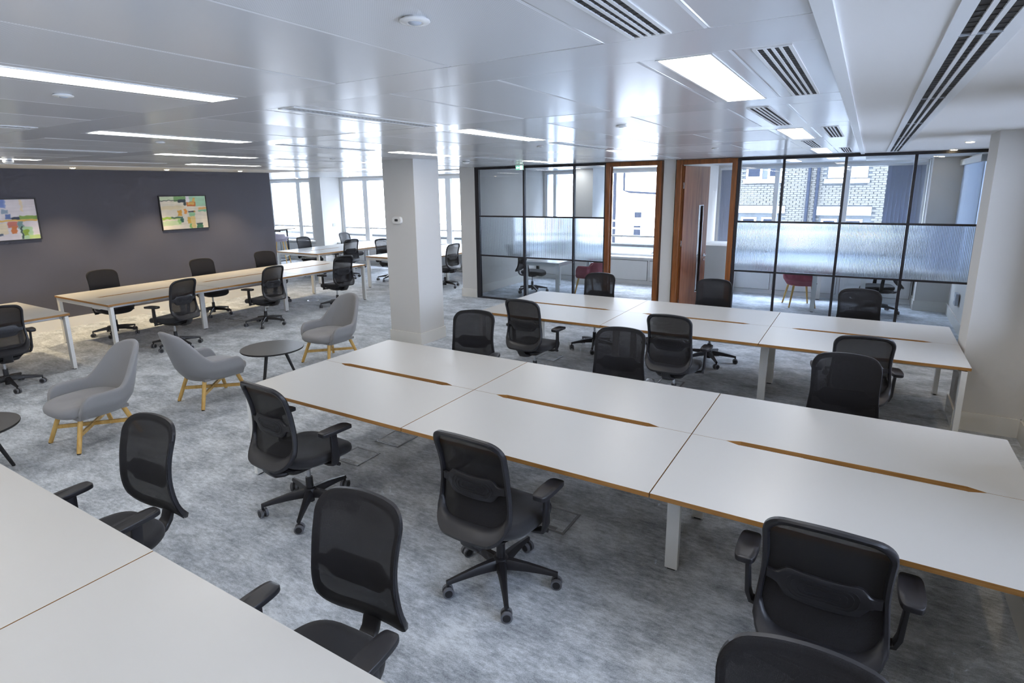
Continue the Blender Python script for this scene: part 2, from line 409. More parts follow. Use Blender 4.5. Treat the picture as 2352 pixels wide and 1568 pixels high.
# ---- windows
wn = [0]
def window(x0, x1, y, z0, z1, mulls, transom, along='x', label='white framed window', f=.05, mw=.04):
    wn[0] += 1
    r = sempty('window_%d' % wn[0], label)
    def bx(a0, b0, a1, b1, d0=-.03, d1=.06):
        return (a0, y+d0, b0, a1, y+d1, b1) if along == 'x' else (y+d0, a0, b0, y+d1, a1, b1)
    mb = MB(); mb.box(*bx(x0, z0, x0+f, z1)); mb.box(*bx(x1-f, z0, x1, z1)); mb.box(*bx(x0+f, z0, x1-f, z0+f)); mb.box(*bx(x0+f, z1-f, x1-f, z1)); mb.build('window_frame', 'white_metal', r)
    xs = [x0+f] + list(mulls) + [x1-f]
    for m_ in mulls:
        MB().box(*bx(m_-mw, z0+f, m_+mw, z1-f, -.05, .05)).build('mullion', 'white_metal', r)
    if transom:
        for i in range(len(xs)-1):
            a = xs[i] + (mw if i else 0); b = xs[i+1] - (mw if i < len(xs)-2 else 0)
            MB().box(*bx(a, transom-.022, b, transom+.022, -.03, .04)).build('transom', 'white_metal', r)
    for i in range(len(xs)-1):
        a = xs[i]+(mw if i else 0); b = xs[i+1]-(mw if i < len(xs)-2 else 0)
        zz = [(z0+f, transom-.022), (transom+.022, z1-f)] if transom else [(z0+f, z1-f)]
        for q0, q1 in zz:
            me = MB()
            if along == 'x': me.add([(a, y+.01, q0), (b, y+.01, q0), (b, y+.01, q1), (a, y+.01, q1)], [(0, 1, 2, 3)])
            else: me.add([(y+.01, a, q0), (y+.01, b, q0), (y+.01, b, q1), (y+.01, a, q1)], [(0, 1, 2, 3)])
            me.build('pane', 'wglass', r)
    return r
YG = YW + .06
window(*WIN[0], YG, ZS, ZH, [-16.05], 1.07, label='white framed window behind the high table', f=.08, mw=.09)
window(*WIN[1], YG, ZS, ZH, [-13.03, -11.4, -9.9, -8.5], 1.07, label='white framed window behind the far desk benches', f=.08, mw=.09)
window(*WIN[2], YG, ZS, ZH, [-6.62], 1.07, label='narrow white framed window in the left glass office')
window(*WIN[3], YG, ZS, ZH, [-3.95], 1.07, label='white framed window seen through the open door frame')
window(*WIN[4], YG, ZS, ZH, [-1.62, -.38], None, label='wide white framed window in the right glass office')
for a, b in RW: window(a, b, XR+.09, ZR, ZH, [(a+b)/2], None, 'y', 'white framed window assumed in the right hand wall to match daylight')
# casing below the far windows: a carcass with separate panels
def casing(x0, x1, label):
    r = sempty('trim_%d' % casing.n, label); casing.n += 1
    yf = 12.80
    MB().box(x0, yf+.02, 0, x1, YW, ZS-.03).build('carcass', 'white_metal', r)
    MB().box(x0, yf-.01, ZS-.03, x1, YW, ZS).build('ledge', 'white_metal', r)
    n = max(1, round((x1-x0)/1.15)); w = (x1-x0)/n
    for i in range(n): MB().box(x0+i*w+.03, yf, .10, x0+(i+1)*w-.03, yf+.02, ZS-.075).build('panel', 'white_metal', r)
    for i in range(n): MB().box(x0+i*w+.024, yf+.012, .094, x0+(i+1)*w-.024, yf+.0205, ZS-.069).build('panel_gap', 'black_slot', r)
casing.n = 1
casing(-18, -14.5, 'white window casing behind the high table'); casing(-14.1, -7.1, 'white window casing behind the far benches')
casing(-6.91, -5.74, 'white casing left of the office column'); casing(-5.26, -2.95, 'white casing below the left office window'); casing(-2.73, .84, 'white casing below the right office window')

# ---- glass partition
def rib_pane(x0, x1, z0, z1, parent):
    n = max(6, int((x1-x0)/.017)); w = (x1-x0)/n; S = 6
    prof = []
    for i in range(n):
        for j in range(S):
            t = j/S; prof.append((x0+w*(i+t), PYP+.006+.0034*math.sin(PI*t)))
    prof.append((x1, PYP+.006))
    k = len(prof); vs = [(x, y, z0) for x, y in prof] + [(x, y, z1) for x, y in prof] + [(x, PYP-.003, z0) for x, y in prof] + [(x, PYP-.003, z1) for x, y in prof]
    fs = []
    for i in range(k-1):
        fs += [(i+1, i, k+i, k+i+1), (2*k+i, 2*k+i+1, 3*k+i+1, 3*k+i), (i, i+1, 2*k+i+1, 2*k+i), (k+i+1, k+i, 3*k+i, 3*k+i+1)]
    fs += [(0, 2*k, 3*k, k), (2*k-1, 4*k-1, 3*k-1, k-1)]
    o = MB().add(vs, fs).build('fluted_pane', 'fluted', parent, smooth=40); return o
def partition(posts, widths, zt, label):
    r = thing('glass_partition', label, 'partition', (0, 0, 0))
    x0 = posts[0]-widths[0]/2; x1 = posts[-1]+widths[-1]/2
    top, bot = HC-.04, .03
    for p, w in zip(posts, widths): MB().box(p-w/2, PYP-.03, 0, p+w/2, PYP+.03, HC).build('post', 'bframe', r)
    for i in range(len(posts)-1):
        a = posts[i]+widths[i]/2; b = posts[i+1]-widths[i+1]/2
        MB().box(a, PYP-.03, top, b, PYP+.03, HC).build('head_rail', 'bframe', r)
        MB().box(a, PYP-.03, 0, b, PYP+.03, bot).build('sill_rail', 'bframe', r)
        for z in zt: MB().box(a, PYP-.02, z-.014, b, PYP+.02, z+.014).build('transom', 'bframe', r)
        MB().add([(a, PYP, zt[0]+.014), (b, PYP, zt[0]+.014), (b, PYP, top), (a, PYP, top)], [(0, 1, 2, 3)]).build('clear_pane', 'glass', r)
        MB().add([(a, PYP, bot), (b, PYP, bot), (b, PYP, zt[1]-.014), (a, PYP, zt[1]-.014)], [(0, 1, 2, 3)]).build('clear_pane', 'glass', r)
        rib_pane(a+.001, b-.001, zt[1]+.0145, zt[0]-.0145, r)
    return r
partition([-6.675, -5.60, -4.56, -3.955], [.09, .032, .032, .03], (1.66, .878), 'black framed glass partition with fluted middle panes left of the doors')
partition([-1.755, -1.13, -.328, .49, XR-.02], [.05, .034, .034, .036, .04], (1.635, .862), 'black framed glass partition with fluted middle panes right of the doors')
# ---- door frames and doors
def door_frame(n, x0, x1, label):
    r = sempty('door_%d' % n, label)
    MB().box(x0, PYP-.06, 0, x0+.075, PYP+.08, HC).build('jamb', 'teak', r); MB().box(x1-.075, PYP-.06, 0, x1, PYP+.08, HC).build('jamb', 'teak', r)
    MB().box(x0+.075, PYP-.06, HC-.07, x1-.075, PYP+.08, HC).build('head', 'teak', r)
    MB().box(x0+.075, PYP+.02, 0, x0+.09, PYP+.045, HC-.07).build('stop', 'teak', r); MB().box(x1-.09, PYP+.02, 0, x1-.075, PYP+.045, HC-.07).build('stop', 'teak', r)
    return r
d1 = door_frame(1, -3.935, -2.96, 'teak door frame of the left office with its door swung inward')
d2 = door_frame(2, -2.715, -1.78, 'teak door frame of the right office')
def leaf(parent, hinge, ang, flip, tagcol):
    """leaf in its own frame: hinge edge at x=0, leaf runs to +x, thickness along y"""
    wd, zt, th = .80, HC-.09, .044
    o = bpy.data.objects.new('door_leaf', None); col.objects.link(o); o.parent = parent; o.location = (hinge[0], hinge[1], 0); o.rotation_euler = (0, 0, ang)
    s = flip
    v0, v1, q0, q1 = .50, .63, .38, 1.86
    mb = MB(); mb.box(0, 0, .01, v0, s*th, zt); mb.box(v1, 0, .01, wd, s*th, zt); mb.box(v0, 0, .01, v1, s*th, q0); mb.box(v0, 0, q1, v1, s*th, zt); mb.build('leaf_panel', 'walnut', o)
    mb = MB(); t = .012
    for a, b, c, d in ((v0-t, q0-t, v0, q1+t), (v1, q0-t, v1+t, q1+t), (v0, q0-t, v1, q0), (v0, q1, v1, q1+t)): mb.box(a, -s*.004, b, c, s*(th+.004), d)
    mb.build('vision_bead', 'steel', o)
    MB().add([(v0, s*th/2, q0), (v1, s*th/2, q0), (v1, s*th/2, q1), (v0, s*th/2, q1)], [(0, 1, 2, 3)]).build('vision_pane', 'glass', o)
    for z in (.25, 1.25, 2.2): MB().box(-.018, -s*.012, z-.05, .02, s*th*.9, z+.05).build('hinge', 'steel', o)
    mb = MB()
    for ys in (-s*.006, s*(th+.006)):
        d = -s if ys == -s*.006 else s
        mb.cyl((wd-.065, ys-d*.006, 1.0), (wd-.065, ys+d*.004, 1.0), .026, n=16); mb.cyl((wd-.065, ys, 1.0), (wd-.065, ys+d*.05, 1.0), .009)
        mb.cyl((wd-.065, ys+d*.045, 1.0), (wd-.18, ys+d*.045, 1.0), .009); mb.cyl((wd-.065, ys-d*.006, .92), (wd-.065, ys+d*.006, .92), .02, n=14)
    mb.build('lever_handle', 'steel', o, smooth=40)
    mb = MB(); mb.box(wd-.068, -s*.03, .86, wd-.062, -s*.018, .925); mb.box(wd-.08, -s*.03, .78, wd-.05, -s*.022, .855, 1); mb.build('key', ['steel', tagcol], o)
    return o
leaf(d1, (-3.035, PYP+.06), math.radians(105), 1, 'key_tag')
leaf(d2, (-2.64, PYP+.06), math.radians(74), -1, 'blind')

# ---- outside: terrace, parapet, railing, buildings
ter = MB().box(-19, YW+.25, -.25, 2.5, 14.6, -.05).build('terrace', 'ext_grey'); struct(ter, 'grey terrace floor outside the windows')
par = sempty('trim_parapet', 'grey parapet outside the windows')
MB().box(-19, 14.35, -.25, 2.5, 14.55, .70).build('parapet_wall', 'ext_grey', par); MB().box(-19, 14.3, .70, 2.5, 14.6, .76).build('coping', 'mortar', par)
rl = thing('terrace_railing', 'white tube railing on the terrace outside', 'railing', (0, 0, 0))
for z in (1.15, 1.34): MB().cyl((-19, 14.45, z), (2.5, 14.45, z), .022, n=8).build('rail', 'white_metal', rl, 40)
for i in range(15): MB().box(-18.9+1.5*i, 14.43, .76, -18.86+1.5*i, 14.47, 1.34).build('rail_post', 'white_metal', rl)
gnd = MB().box(-80, 14, -9.2, 60, 90, -9).build('ground', 'ext_grey'); struct(gnd, 'street ground far below')
gnd2 = MB().box(2.5, -60, -9.2, 60, 14, -9).build('ground', 'ext_grey'); struct(gnd2)
sky_blk = MB().box(8.0, -40, -9, 11, 20, 7.5).build('sky_blocker', 'blocker_grey'); tag(sky_blk, 'unseen grey block added to screen the sky outside the right hand windows', 'building')  # unseen block, added to cut the sky light through the right wall
# white rendered house
wb = thing('white_building', 'bright white rendered building across the street left of the brick house', 'building', (-18, 24.3, -9))
def wpart(nm, m, *b):
    return MB().box(b[0]+18, b[1]-24.3, b[2]+9, b[3]+18, b[4]-24.3, b[5]+9).build(nm, m, wb)
wpart('facade', 'render_white', -60, 24.3, -9, -6.3, 30, 11)
mb = MB(); mb.tube([(-8.95+18, -.12, 3.6+9), (-8.95+18, -.12, 2.05+9), (-8.7+18, -.12, 1.98+9), (-7.0+18, -.12, 1.88+9)], .045, 8); mb.build('waste_pipe', 'ext_dark', wb, 40)
mb = MB(); mb.cyl((-9.35+18, -.15, -3+9), (-9.35+18, -.15, 5+9), .07); mb.build('downpipe', 'ext_dark', wb, 40)
for (x, z0, z1) in ((-8.32, .88, 1.17), (-8.34, .1, .60), (-15.2, .9, 1.6), (-19.5, .9, 1.6), (-27, .9, 2.0)):
    o = wpart('window_frame', 'ext_grey', x-.2, 24.26, z0, x+.2, 24.32, z1)
    MB().box(x-.15+18, -.05, z0+.03+9, x+.15+18, -.03, z1-.03+9).build('window_glass', 'ext_dark', o)
# brick house
bb = thing('brick_building', 'pale brick house with white window bands and two dark pipes outside', 'building', (0, 24, -9))
def bp_(nm, m, *b, parent=None):
    return MB().box(b[0], b[1]-24, b[2]+9, b[3], b[4]-24, b[5]+9).build(nm, m, parent or bb)
bp_('wall', 'mortar', -6.3, 24.03, -9, 16, 30, 12)
holes = [(-4.32, -2.60, .35, 1.44), (-4.12, -2.75, 2.24, 4.2), (-1.58, .12, .35, 1.44), (-1.40, -.06, 2.20, 4.2)]
bw, bh = .226, .076
brick_me = MB().box(-.108, -.012, -.033, .108, .02, .033).data('brick', 'brick')
cand = []
for r_ in range(-4, 44):
    z = .05 + bh*r_
    for c_ in range(-24, 30):
        x = c_*bw + (bw/2 if r_ % 2 else 0)
        if x < -5.9 or x > 6: continue
        if any(a < x < b and z0-.03 < z < z1+.03 for a, b, z0, z1 in holes): continue
        cand.append((x, z))
near = sorted(cand, key=lambda q: (not (-4.5 < q[0] < .7 and .85 < q[1] < 2.9), abs(q[0]+1.6)))
pick, rest = near[:290], near[290:]
for x, z in pick:
    o = put('brick', brick_me, bb, (x, random.uniform(-.006, .006), z+9)); o.scale.x = random.uniform(.9, 1.0)
mb = MB()
for x, z in rest: mb.box(x-.108, -.012, z-.033+9, x+.108, .02, z+.033+9)
o = mb.build('brickwork', 'brick', bb); o['kind'] = 'stuff'
for (a, b, z0, z1, lit) in ((-4.30, -2.62, 1.17, 1.42, 0), (-1.56, .11, 1.11, 1.40, 0), (-4.14, -2.74, 2.26, 2.40, 1), (-1.42, -.05, 2.22, 2.36, 1)):
    bp_('window_sill' if lit else 'window_lintel', 'render_white', a, 23.9, z0, b, 24.05, z1)
for (a, b, z0, z1) in ((-4.12, -3.58, .4, 1.0), (-3.40, -2.95, .4, 1.0), (-1.40, -.90, .4, .97), (-.70, -.12, .4, .97), (-4.05, -3.5, 2.5, 3.9), (-3.3, -2.8, 2.5, 3.9), (-1.32, -.82, 2.5, 3.9), (-.64, -.12, 2.5, 3.9)):
    w_ = bp_('window_frame', 'render_white', a, 23.97, z0-.1, b, 24.04, z1)
    bp_('window_glass', 'ext_dark' if z0 < 1 or a < -3 else 'ext_grey', a+.07, 23.96, z0, b-.07, 23.98, z1-.06, parent=w_)
for x in (-1.90, -1.62):
    mb = MB(); mb.cyl((x, -.1, -2+9), (x, -.1, 6+9), .055, n=10); mb.build('drainpipe', 'ext_dark', bb, 40)

# ================================================================== CEILING FITTINGS
def ceiling_light(x, y, label):
    t = thing('ceiling_light', label, 'ceiling light', (x, y, HC), 0, 'recessed strip lights in the ceiling')
    put('frame', CL_F, t); put('diffuser', CL_D, t)
mb = MB(); w_, l_ = .085, TD/2-.01
for a in ((-w_-.008, -l_, w_+.008, -l_+.008), (-w_-.008, l_-.008, w_+.008, l_), (-w_-.008, -l_+.008, -w_, l_-.008), (w_, -l_+.008, w_+.008, l_-.008)): mb.box(a[0], a[1], -.003, a[2], a[3], 0)
CL_F = mb.data('light_frame', 'white_metal')
CL_D = MB().add([(-w_, -l_+.008, -.0015), (w_, -l_+.008, -.0015), (w_, l_-.008, -.0015), (-w_, l_-.008, -.0015)], [(3, 2, 1, 0)]).data('light_diffuser', 'led')
rows = {0: 'row along the ceiling edge trim', 1: 'row left of the four slot vents', 2: 'row above the pillar', 3: 'row above the lounge chairs', 4: 'row nearest the dark wall'}
order = ['first', 'second', 'third', 'fourth', 'fifth']
cnt = {}
for (x, y) in sorted(light_spots, key=lambda q: q[1]):
    c = round((-0.565-x)/PX_); cnt[c] = cnt.get(c, 0)+1
    ceiling_light(x, y, 'white strip light, %s from the camera in the %s' % (order[min(4, cnt[c]-1)], rows[c]))
for c in range(5):  # out-of-view strips, put in for the room's lighting
    for yy in (-2.4, -.2):
        tag_o = thing('ceiling_light', 'unseen strip light behind the camera, %s, in the %s' % ('nearer' if yy > -1 else 'farther', rows[c]), 'ceiling light', (-0.565-PX_*c, yy-.25*(c % 2), HC), 0, 'strip lights behind the camera')
        put('frame', CL_F, tag_o); put('diffuser', CL_D, tag_o)
for n_, (x, y) in enumerate(((-5.6, 11.6), (-1.2, 11.6))):  # strips added as fill light to brighten the office walls
    t = thing('ceiling_light', 'added fill strip light brightening the %s glass office' % ('left', 'right')[n_], 'ceiling light', (x, y, HC))
    put('frame', CL_F, t); put('diffuser', CL_D, t)
# four slot vents
VW, VL = .045, TD/2-.03
mb = MB()
for a in ((-VW-.012, -VL-.012, VW+.012, -VL), (-VW-.012, VL, VW+.012, VL+.012), (-VW-.012, -VL, -VW, VL), (VW, -VL, VW+.012, VL)): mb.box(a[0], a[1], -.004, a[2], a[3], 0)
V_F = mb.data('vent_frame', 'white_metal')
V_B = MB().add([(-VW, -VL, -.001), (VW, -VL, -.001), (VW, VL, -.001), (-VW, VL, -.001)], [(3, 2, 1, 0)]).data('vent_slot', 'black_slot')
V_BAR = MB().box(-.0045, -VL, -.004, .0045, VL, -.001).data('vent_bar', 'white_metal')
mb = MB()
for i in range(34): mb.box(-VW, -VL+.02+i*.033, -.002, VW, -VL+.0225+i*.033, -.001)
V_V = mb.data('vent_vanes', 'vane')
for n_, (x, y) in enumerate(sorted(vent_spots, key=lambda q: q[1])):
    side = 'next to the edge trim' if x > -.4 else 'in the light strip row'
    t = thing('ceiling_vent', 'white four slot air vent, number %s from the camera, %s' % (['one', 'two', 'three', 'four', 'five', 'six', 'seven'][n_ % 7], side), 'air vent', (x, y, HC), 0, 'four slot ceiling vents')
    put('frame', V_F, t); put('slot', V_B, t); vn = put('vanes', V_V, t); vn['kind'] = 'stuff'
    for i in range(3): put('bar', V_BAR, t, (-VW/2+VW/2*i, 0, 0))
# perforated grilles
mb = MB()
for a in ((-.06, -VL-.012, .06, -VL), (-.06, VL, .06, VL+.012), (-.06, -VL, -.045, VL), (.045, -VL, .06, VL)): mb.box(a[0], a[1], -.003, a[2], a[3], 0)
G_F = mb.data('grille_frame', 'white_metal')
G_P = MB().add([(-.045, -VL, -.001), (.045, -VL, -.001), (.045, VL, -.001), (-.045, VL, -.001)], [(3, 2, 1, 0)]).data('grille_plate', 'grille')
cnt = {}
for (x, y) in sorted(grille_spots, key=lambda q: q[1]):
    c = round((-0.565-x)/PX_); cnt[c] = cnt.get(c, 0)+1
    t = thing('air_grille', 'perforated air grille, %s in the %s' % (order[min(4, cnt[c]-1)], rows[c]), 'air grille', (x, y, HC), 0, 'perforated ceiling grilles')
    put('frame', G_F, t); put('plate', G_P, t)
# long three slot diffuser in the plaster margin
t = thing('linear_diffuser', 'long white three slot air diffuser in the plaster ceiling', 'air diffuser', (.22, 5.1, HC))
L2 = 4.35
mb = MB(); mb.box(-.085, -L2, -.006, -.048, L2, 0); mb.box(.048, -L2, -.006, .085, L2, 0); mb.box(-.048, L2-.01, -.006, .048, L2, 0); mb.build('flange', 'white_metal', t)
MB().add([(-.048, -L2, -.001), (.048, -L2, -.001), (.048, L2, -.001), (-.048, L2, -.001)], [(3, 2, 1, 0)]).build('slot', 'black_slot', t)
for x in (-.016, .016): MB().box(x-.0065, -L2, -.007, x+.0065, L2, -.001).build('bar', 'white_metal', t)
mb = MB()
for i in range(150): mb.box(-.048, -L2+.03+i*.058, -.0025, .048, -L2+.034+i*.058, -.001)
vn = mb.build('vanes', 'vane', t); vn['kind'] = 'stuff'
for y in (-2.9, -1.4, .05, 1.5, 2.95): MB().box(-.05, y-.002, -.0075, .05, y+.002, -.001).build('joint', 'ext_grey', t)

# downlights with their own warm light
DL_R = MB().lathe([(.030, -.001), (.030, -.004), (.046, -.005), (.05, 0)], 24).data('downlight_ring', 'white_metal', 40)
DL_L = MB().lathe([(.036, -.004), (.034, -.009), (.02, -.011), (.001, -.0115)], 20).data('downlight_lens', 'lamp')
def downlight(x, y, label, power=1.0, grp=None):
    t = thing('downlight', label, 'downlight', (x, y, HC), 0, grp)
    put('ring', DL_R, t); put('lens', DL_L, t)
    ld = bpy.data.lights.new('downlight_beam', 'SPOT'); ld.energy = DOWN_W*power; ld.color = (1.0, .78, .48); ld.spot_size = math.radians(95); ld.spot_blend = .7; ld.shadow_soft_size = .035
    lo = bpy.data.objects.new('downlight_beam', ld); col.objects.link(lo); lo.parent = t; lo.location = (0, 0, -.02)
for n_, y in enumerate((2.95, 4.42, 5.87, 7.3)):
    downlight(-10.62, y, 'small warm downlight over the dark wall, %s from the left' % order[n_], 3.4, 'downlights along the dark wall')
downlight(-10.45, 8.72, 'small warm downlight just past the end of the dark wall', 1.0)
downlight(-15.3, 12.45, 'tiny downlight above the high table window', .4); downlight(-12.9, 12.3, 'tiny downlight above the far window frame', .4)
downlight(.84, 7.9, 'warm downlight in the plaster ceiling nearest the wall pier', .5); downlight(.87, 9.62, 'warm downlight just in front of the glass partition', .5)
downlight(.93, 11.9, 'warm downlight inside the right glass office', .08)
downlight(1.08, 4.9, 'warm downlight over the end of the front bench', .6); downlight(1.08, 2.6, 'warm downlight beside the front wall pier', .05)

# presence sensors and smoke detectors
mb = MB(); mb.lathe([(.030, 0), (.030, -.003), (.037, -.004), (.038, -.007), (.035, -.0095), (.021, -.011), (.019, -.009), (.001, -.009)], 28); S_M = mb.data('sensor_body', 'white_plastic', 50)
S_R = MB().lathe([(.045, .0), (.046, -.003), (.044, -.0045)], 24).data('sensor_ring', 'black_slot')
S_L = MB().lathe([(.017, -.009), (.014, -.0125), (.008, -.0145), (.001, -.015)], 16).data('sensor_lens', 'ext_grey', 60)
for (x, y, lb) in ((-1.0, 1.21, 'above the middle of the picture'), (-2.93, 1.23, 'below the big strip light on the left'), (-4.98, 2.73, 'left of the lounge lights'), (-1.50, 3.96, 'right of the pillar'), (-2.86, 5.33, 'near the exit sign'), (-1.53, 6.98, 'above the office doors'), (-5.98, 5.46, 'left of the pillar')):
    t = thing('presence_sensor', 'round white ceiling sensor ' + lb, 'sensor', (x, y, HC), 0, 'round ceiling sensors')
    put('body', S_M, t); put('lens', S_L, t)
mb = MB(); mb.lathe([(.055, 0), (.055, -.012), (.05, -.016), (.05, -.028), (.054, -.030), (.044, -.046), (.02, -.056), (.001, -.057)], 24); D_M = mb.data('detector_body', 'white_plastic', 40)
mb = MB(); mb.lathe([(.051, -.017), (.051, -.027)], 24); D_S = mb.data('detector_slot', 'box_frame')
for (x, y, lb) in ((-5.03, 7.1, 'beside the pillar'), (-8.45, 2.88, 'above the left painting')):
    t = thing('smoke_detector', 'white smoke detector on the ceiling ' + lb, 'smoke detector', (x, y, HC)); put('body', D_M, t); put('slot', D_S, t)
# exit sign: hanging blade with an arrow and a running figure
t = thing('exit_sign', 'small hanging green exit sign with white arrow and running figure', 'sign', (-5.27, 9.05, HC))
MB().box(-.085, -.012, -.010, .085, .012, 0).build('bracket', 'white_metal', t)
MB().box(-.082, -.004, -.098, .082, .004, -.010).build('blade', 'white_plastic', t)
MB().box(-.076, -.0055, -.092, .076, -.0045, -.022).build('green_field', 'green', t)
zs = lambda z: -.022+(z+.055)*.64
pl = lambda pts, d: [(x, d, zs(z)) for x, z in pts]
mb = MB(); mb.add(pl([(-.068, -.11), (-.038, -.075), (-.038, -.097), (-.008, -.097), (-.008, -.123), (-.038, -.123), (-.038, -.145)], -.0062), [tuple(range(6, -1, -1))]); mb.build('arrow', 'white_print', t)
mb = MB(); mb.add(pl([(.008, -.062), (.06, -.062), (.06, -.158), (.008, -.158)], -.0062), [(3, 2, 1, 0)]); mb.build('doorway', 'white_print', t)
mb = MB(); mb.cyl((.036, -.0066, zs(-.078)), (.036, -.0064, zs(-.078)), .0055, n=10)
for a, b in (((.036, -.09), (.032, -.118)), ((.033, -.116), (.05, -.128)), ((.05, -.128), (.047, -.148)), ((.032, -.116), (.022, -.135)), ((.022, -.135), (.012, -.14)), ((.036, -.092), (.05, -.104)), ((.036, -.092), (.022, -.1))): mb.tube([(a[0], -.0066, zs(a[1])), (b[0], -.0066, zs(b[1]))], .003, 6)
mb.build('running_figure', 'green', t)
# sensor box on the pillar
t = thing('air_quality_monitor', 'small white rounded monitor with dark screen on the pillar', 'monitor', (-5.63, 6.25, 1.78))
def rr(w, h, r, n=6):
    P = []
    for cx_, cz_, a0 in ((w/2-r, h/2-r, 0), (-w/2+r, h/2-r, PI/2), (-w/2+r, -h/2+r, PI), (w/2-r, -h/2+r, 1.5*PI)):
        for i in range(n+1): P.append((cx_+r*math.cos(a0+i*PI/2/n), cz_+r*math.sin(a0+i*PI/2/n)))
    return P
mb = MB(); mb.loft([[(x, 0, z) for x, z in rr(.17, .105, .045)], [(x, -.03, z) for x, z in rr(.17, .105, .045)], [(x*.93, -.038, z*.9) for x, z in rr(.17, .105, .045)]]); mb.build('case', 'white_plastic', t, 50)
mb = MB(); mb.loft([[(x, -.0375, z) for x, z in rr(.06, .034, .01)], [(x, -.0395, z) for x, z in rr(.06, .034, .01)]]); mb.build('display', 'screen', t)
t = thing('light_switch', 'grey light switch plate on the far column', 'switch', (-14.1, 12.72, 1.17)); MB().box(0, -.05, -.045, .012, .05, .045).build('plate', 'ext_grey', t); MB().box(.012, -.015, -.02, .018, .015, .02).build('rocker', 'white_plastic', t)

# ---- paintings (abstract blocks of colour on a flat canvas)
def hexc(s): return tuple(int(s[i:i+2], 16) for i in (0, 2, 4))
def painting(y0, y1, z0, z1, base, blocks, label, seed):
    rnd = random.Random(seed)
    t = thing('painting', label, 'painting', (XL, (y0+y1)/2, z0))
    w, h = (y1-y0), (z1-z0); f = .016
    mb = MB()
    for a in ((-w/2, 0, w/2, f), (-w/2, h-f, w/2, h), (-w/2, f, -w/2+f, h-f), (w/2-f, f, w/2, h-f)): mb.box(0, a[0], a[1], .032, a[2], a[3])
    mb.build('frame', 'table_edge', t)
    nx, ny = 144, 96; cw, ch = w-2*f, h-2*f
    vs = [(.02, -cw/2+cw*i/nx, f+ch*j/ny) for j in range(ny+1) for i in range(nx+1)]
    fs = [(j*(nx+1)+i, j*(nx+1)+i+1, (j+1)*(nx+1)+i+1, (j+1)*(nx+1)+i) for j in range(ny) for i in range(nx)]
    me = MB().add(vs, fs).data('canvas', 'white_plastic'); me.materials.clear()
    ca = me.color_attributes.new('paint', 'FLOAT_COLOR', 'POINT')
    from mathutils import noise as mn
    for k, v in enumerate(vs):
        u = (k % (nx+1))/nx; q = 1-(k//(nx+1))/ny            # u right, q down
        wob = mn.noise(Vector((u*9, q*14, seed)))*.025; wob2 = mn.noise(Vector((u*13, q*8, seed+5)))*.03
        c = Vector(hexc(base))
        for (a, b, c0, d, hx, op) in blocks:
            e = .014
            s_ = lambda x: max(0, min(1, x))
            mk = s_((u+wob-a)/e+.5)*s_((b-u-wob)/e+.5)*s_((q+wob2-c0)/e+.5)*s_((d-q-wob2)/e+.5)*op
            c = c.lerp(Vector(hexc(hx)), mk)
        st = 1+.05*mn.noise(Vector((u*4, q*22, seed*3)))+.03*mn.noise(Vector((u*14, q*5, 2)))
        ca.data[k].color = tuple(srgb(*[max(0, min(255, x*st)) for x in c]))
    m, N, L, b = new_mat('paint_%d' % seed); at = N.new('ShaderNodeAttribute'); at.attribute_name = 'paint'
    L.new(at.outputs['Color'], b.inputs['Base Color']); b.inputs['Roughness'].default_value = .5
    me.materials.append(m); put('canvas', me, t)
painting(6.03, 6.96, 1.50, 2.15, 'e0d6c4', [
    (0, .55, .0, .12, 'c9d6b4', 1), (.3, .56, .0, .16, '6f9a5c', .9), (0, .42, .115, .135, '22262c', 1), (.38, .55, .09, .2, '2f3a44', 1), (.5, .56, .2, .27, '2c3a3c', .9),
    (.56, .64, 0, .17, 'e8e4e8', 1), (.64, 1, 0, .32, 'a8d0b0', 1), (.7, .76, .06, .18, 'd9b060', 1), (.57, .76, .18, .32, 'c4682c', 1), (.6, .73, .19, .27, 'd8b460', .9),
    (0, .5, .28, .4, 'e0cc9c', .6), (.35, .44, .42, .6, 'd09838', 1), (.49, .55, .38, .53, 'd48428', 1), (.57, .72, .455, .5, '1f2430', 1), (.71, .75, .45, .5, 'b8862a', 1),
    (.8, 1, .36, .42, 'dca860', .9), (.8, 1, .43, .485, '78b890', .9), (0, .38, .62, .69, '9cb848', 1), (.2, .45, .62, .67, '3c5a4c', .9), (.39, .46, .67, .8, '2c5a4a', .95),
    (0, .4, .74, .88, 'bcd09a', .8), (.33, .4, .7, .85, '86b060', .8), (.6, .73, .51, .62, '90c090', 1), (.55, .62, .66, .85, 'd0a030', .85), (.62, .72, .62, 1, 'e2c070', .8), (.58, .63, .86, 1, '80b060', 1), (.74, .88, .86, 1, '3f6f4c', 1), (.74, .88, .84, .88, '24323c', .8)],
    'abstract green and orange painting in a thin black frame on the dark wall', 3)
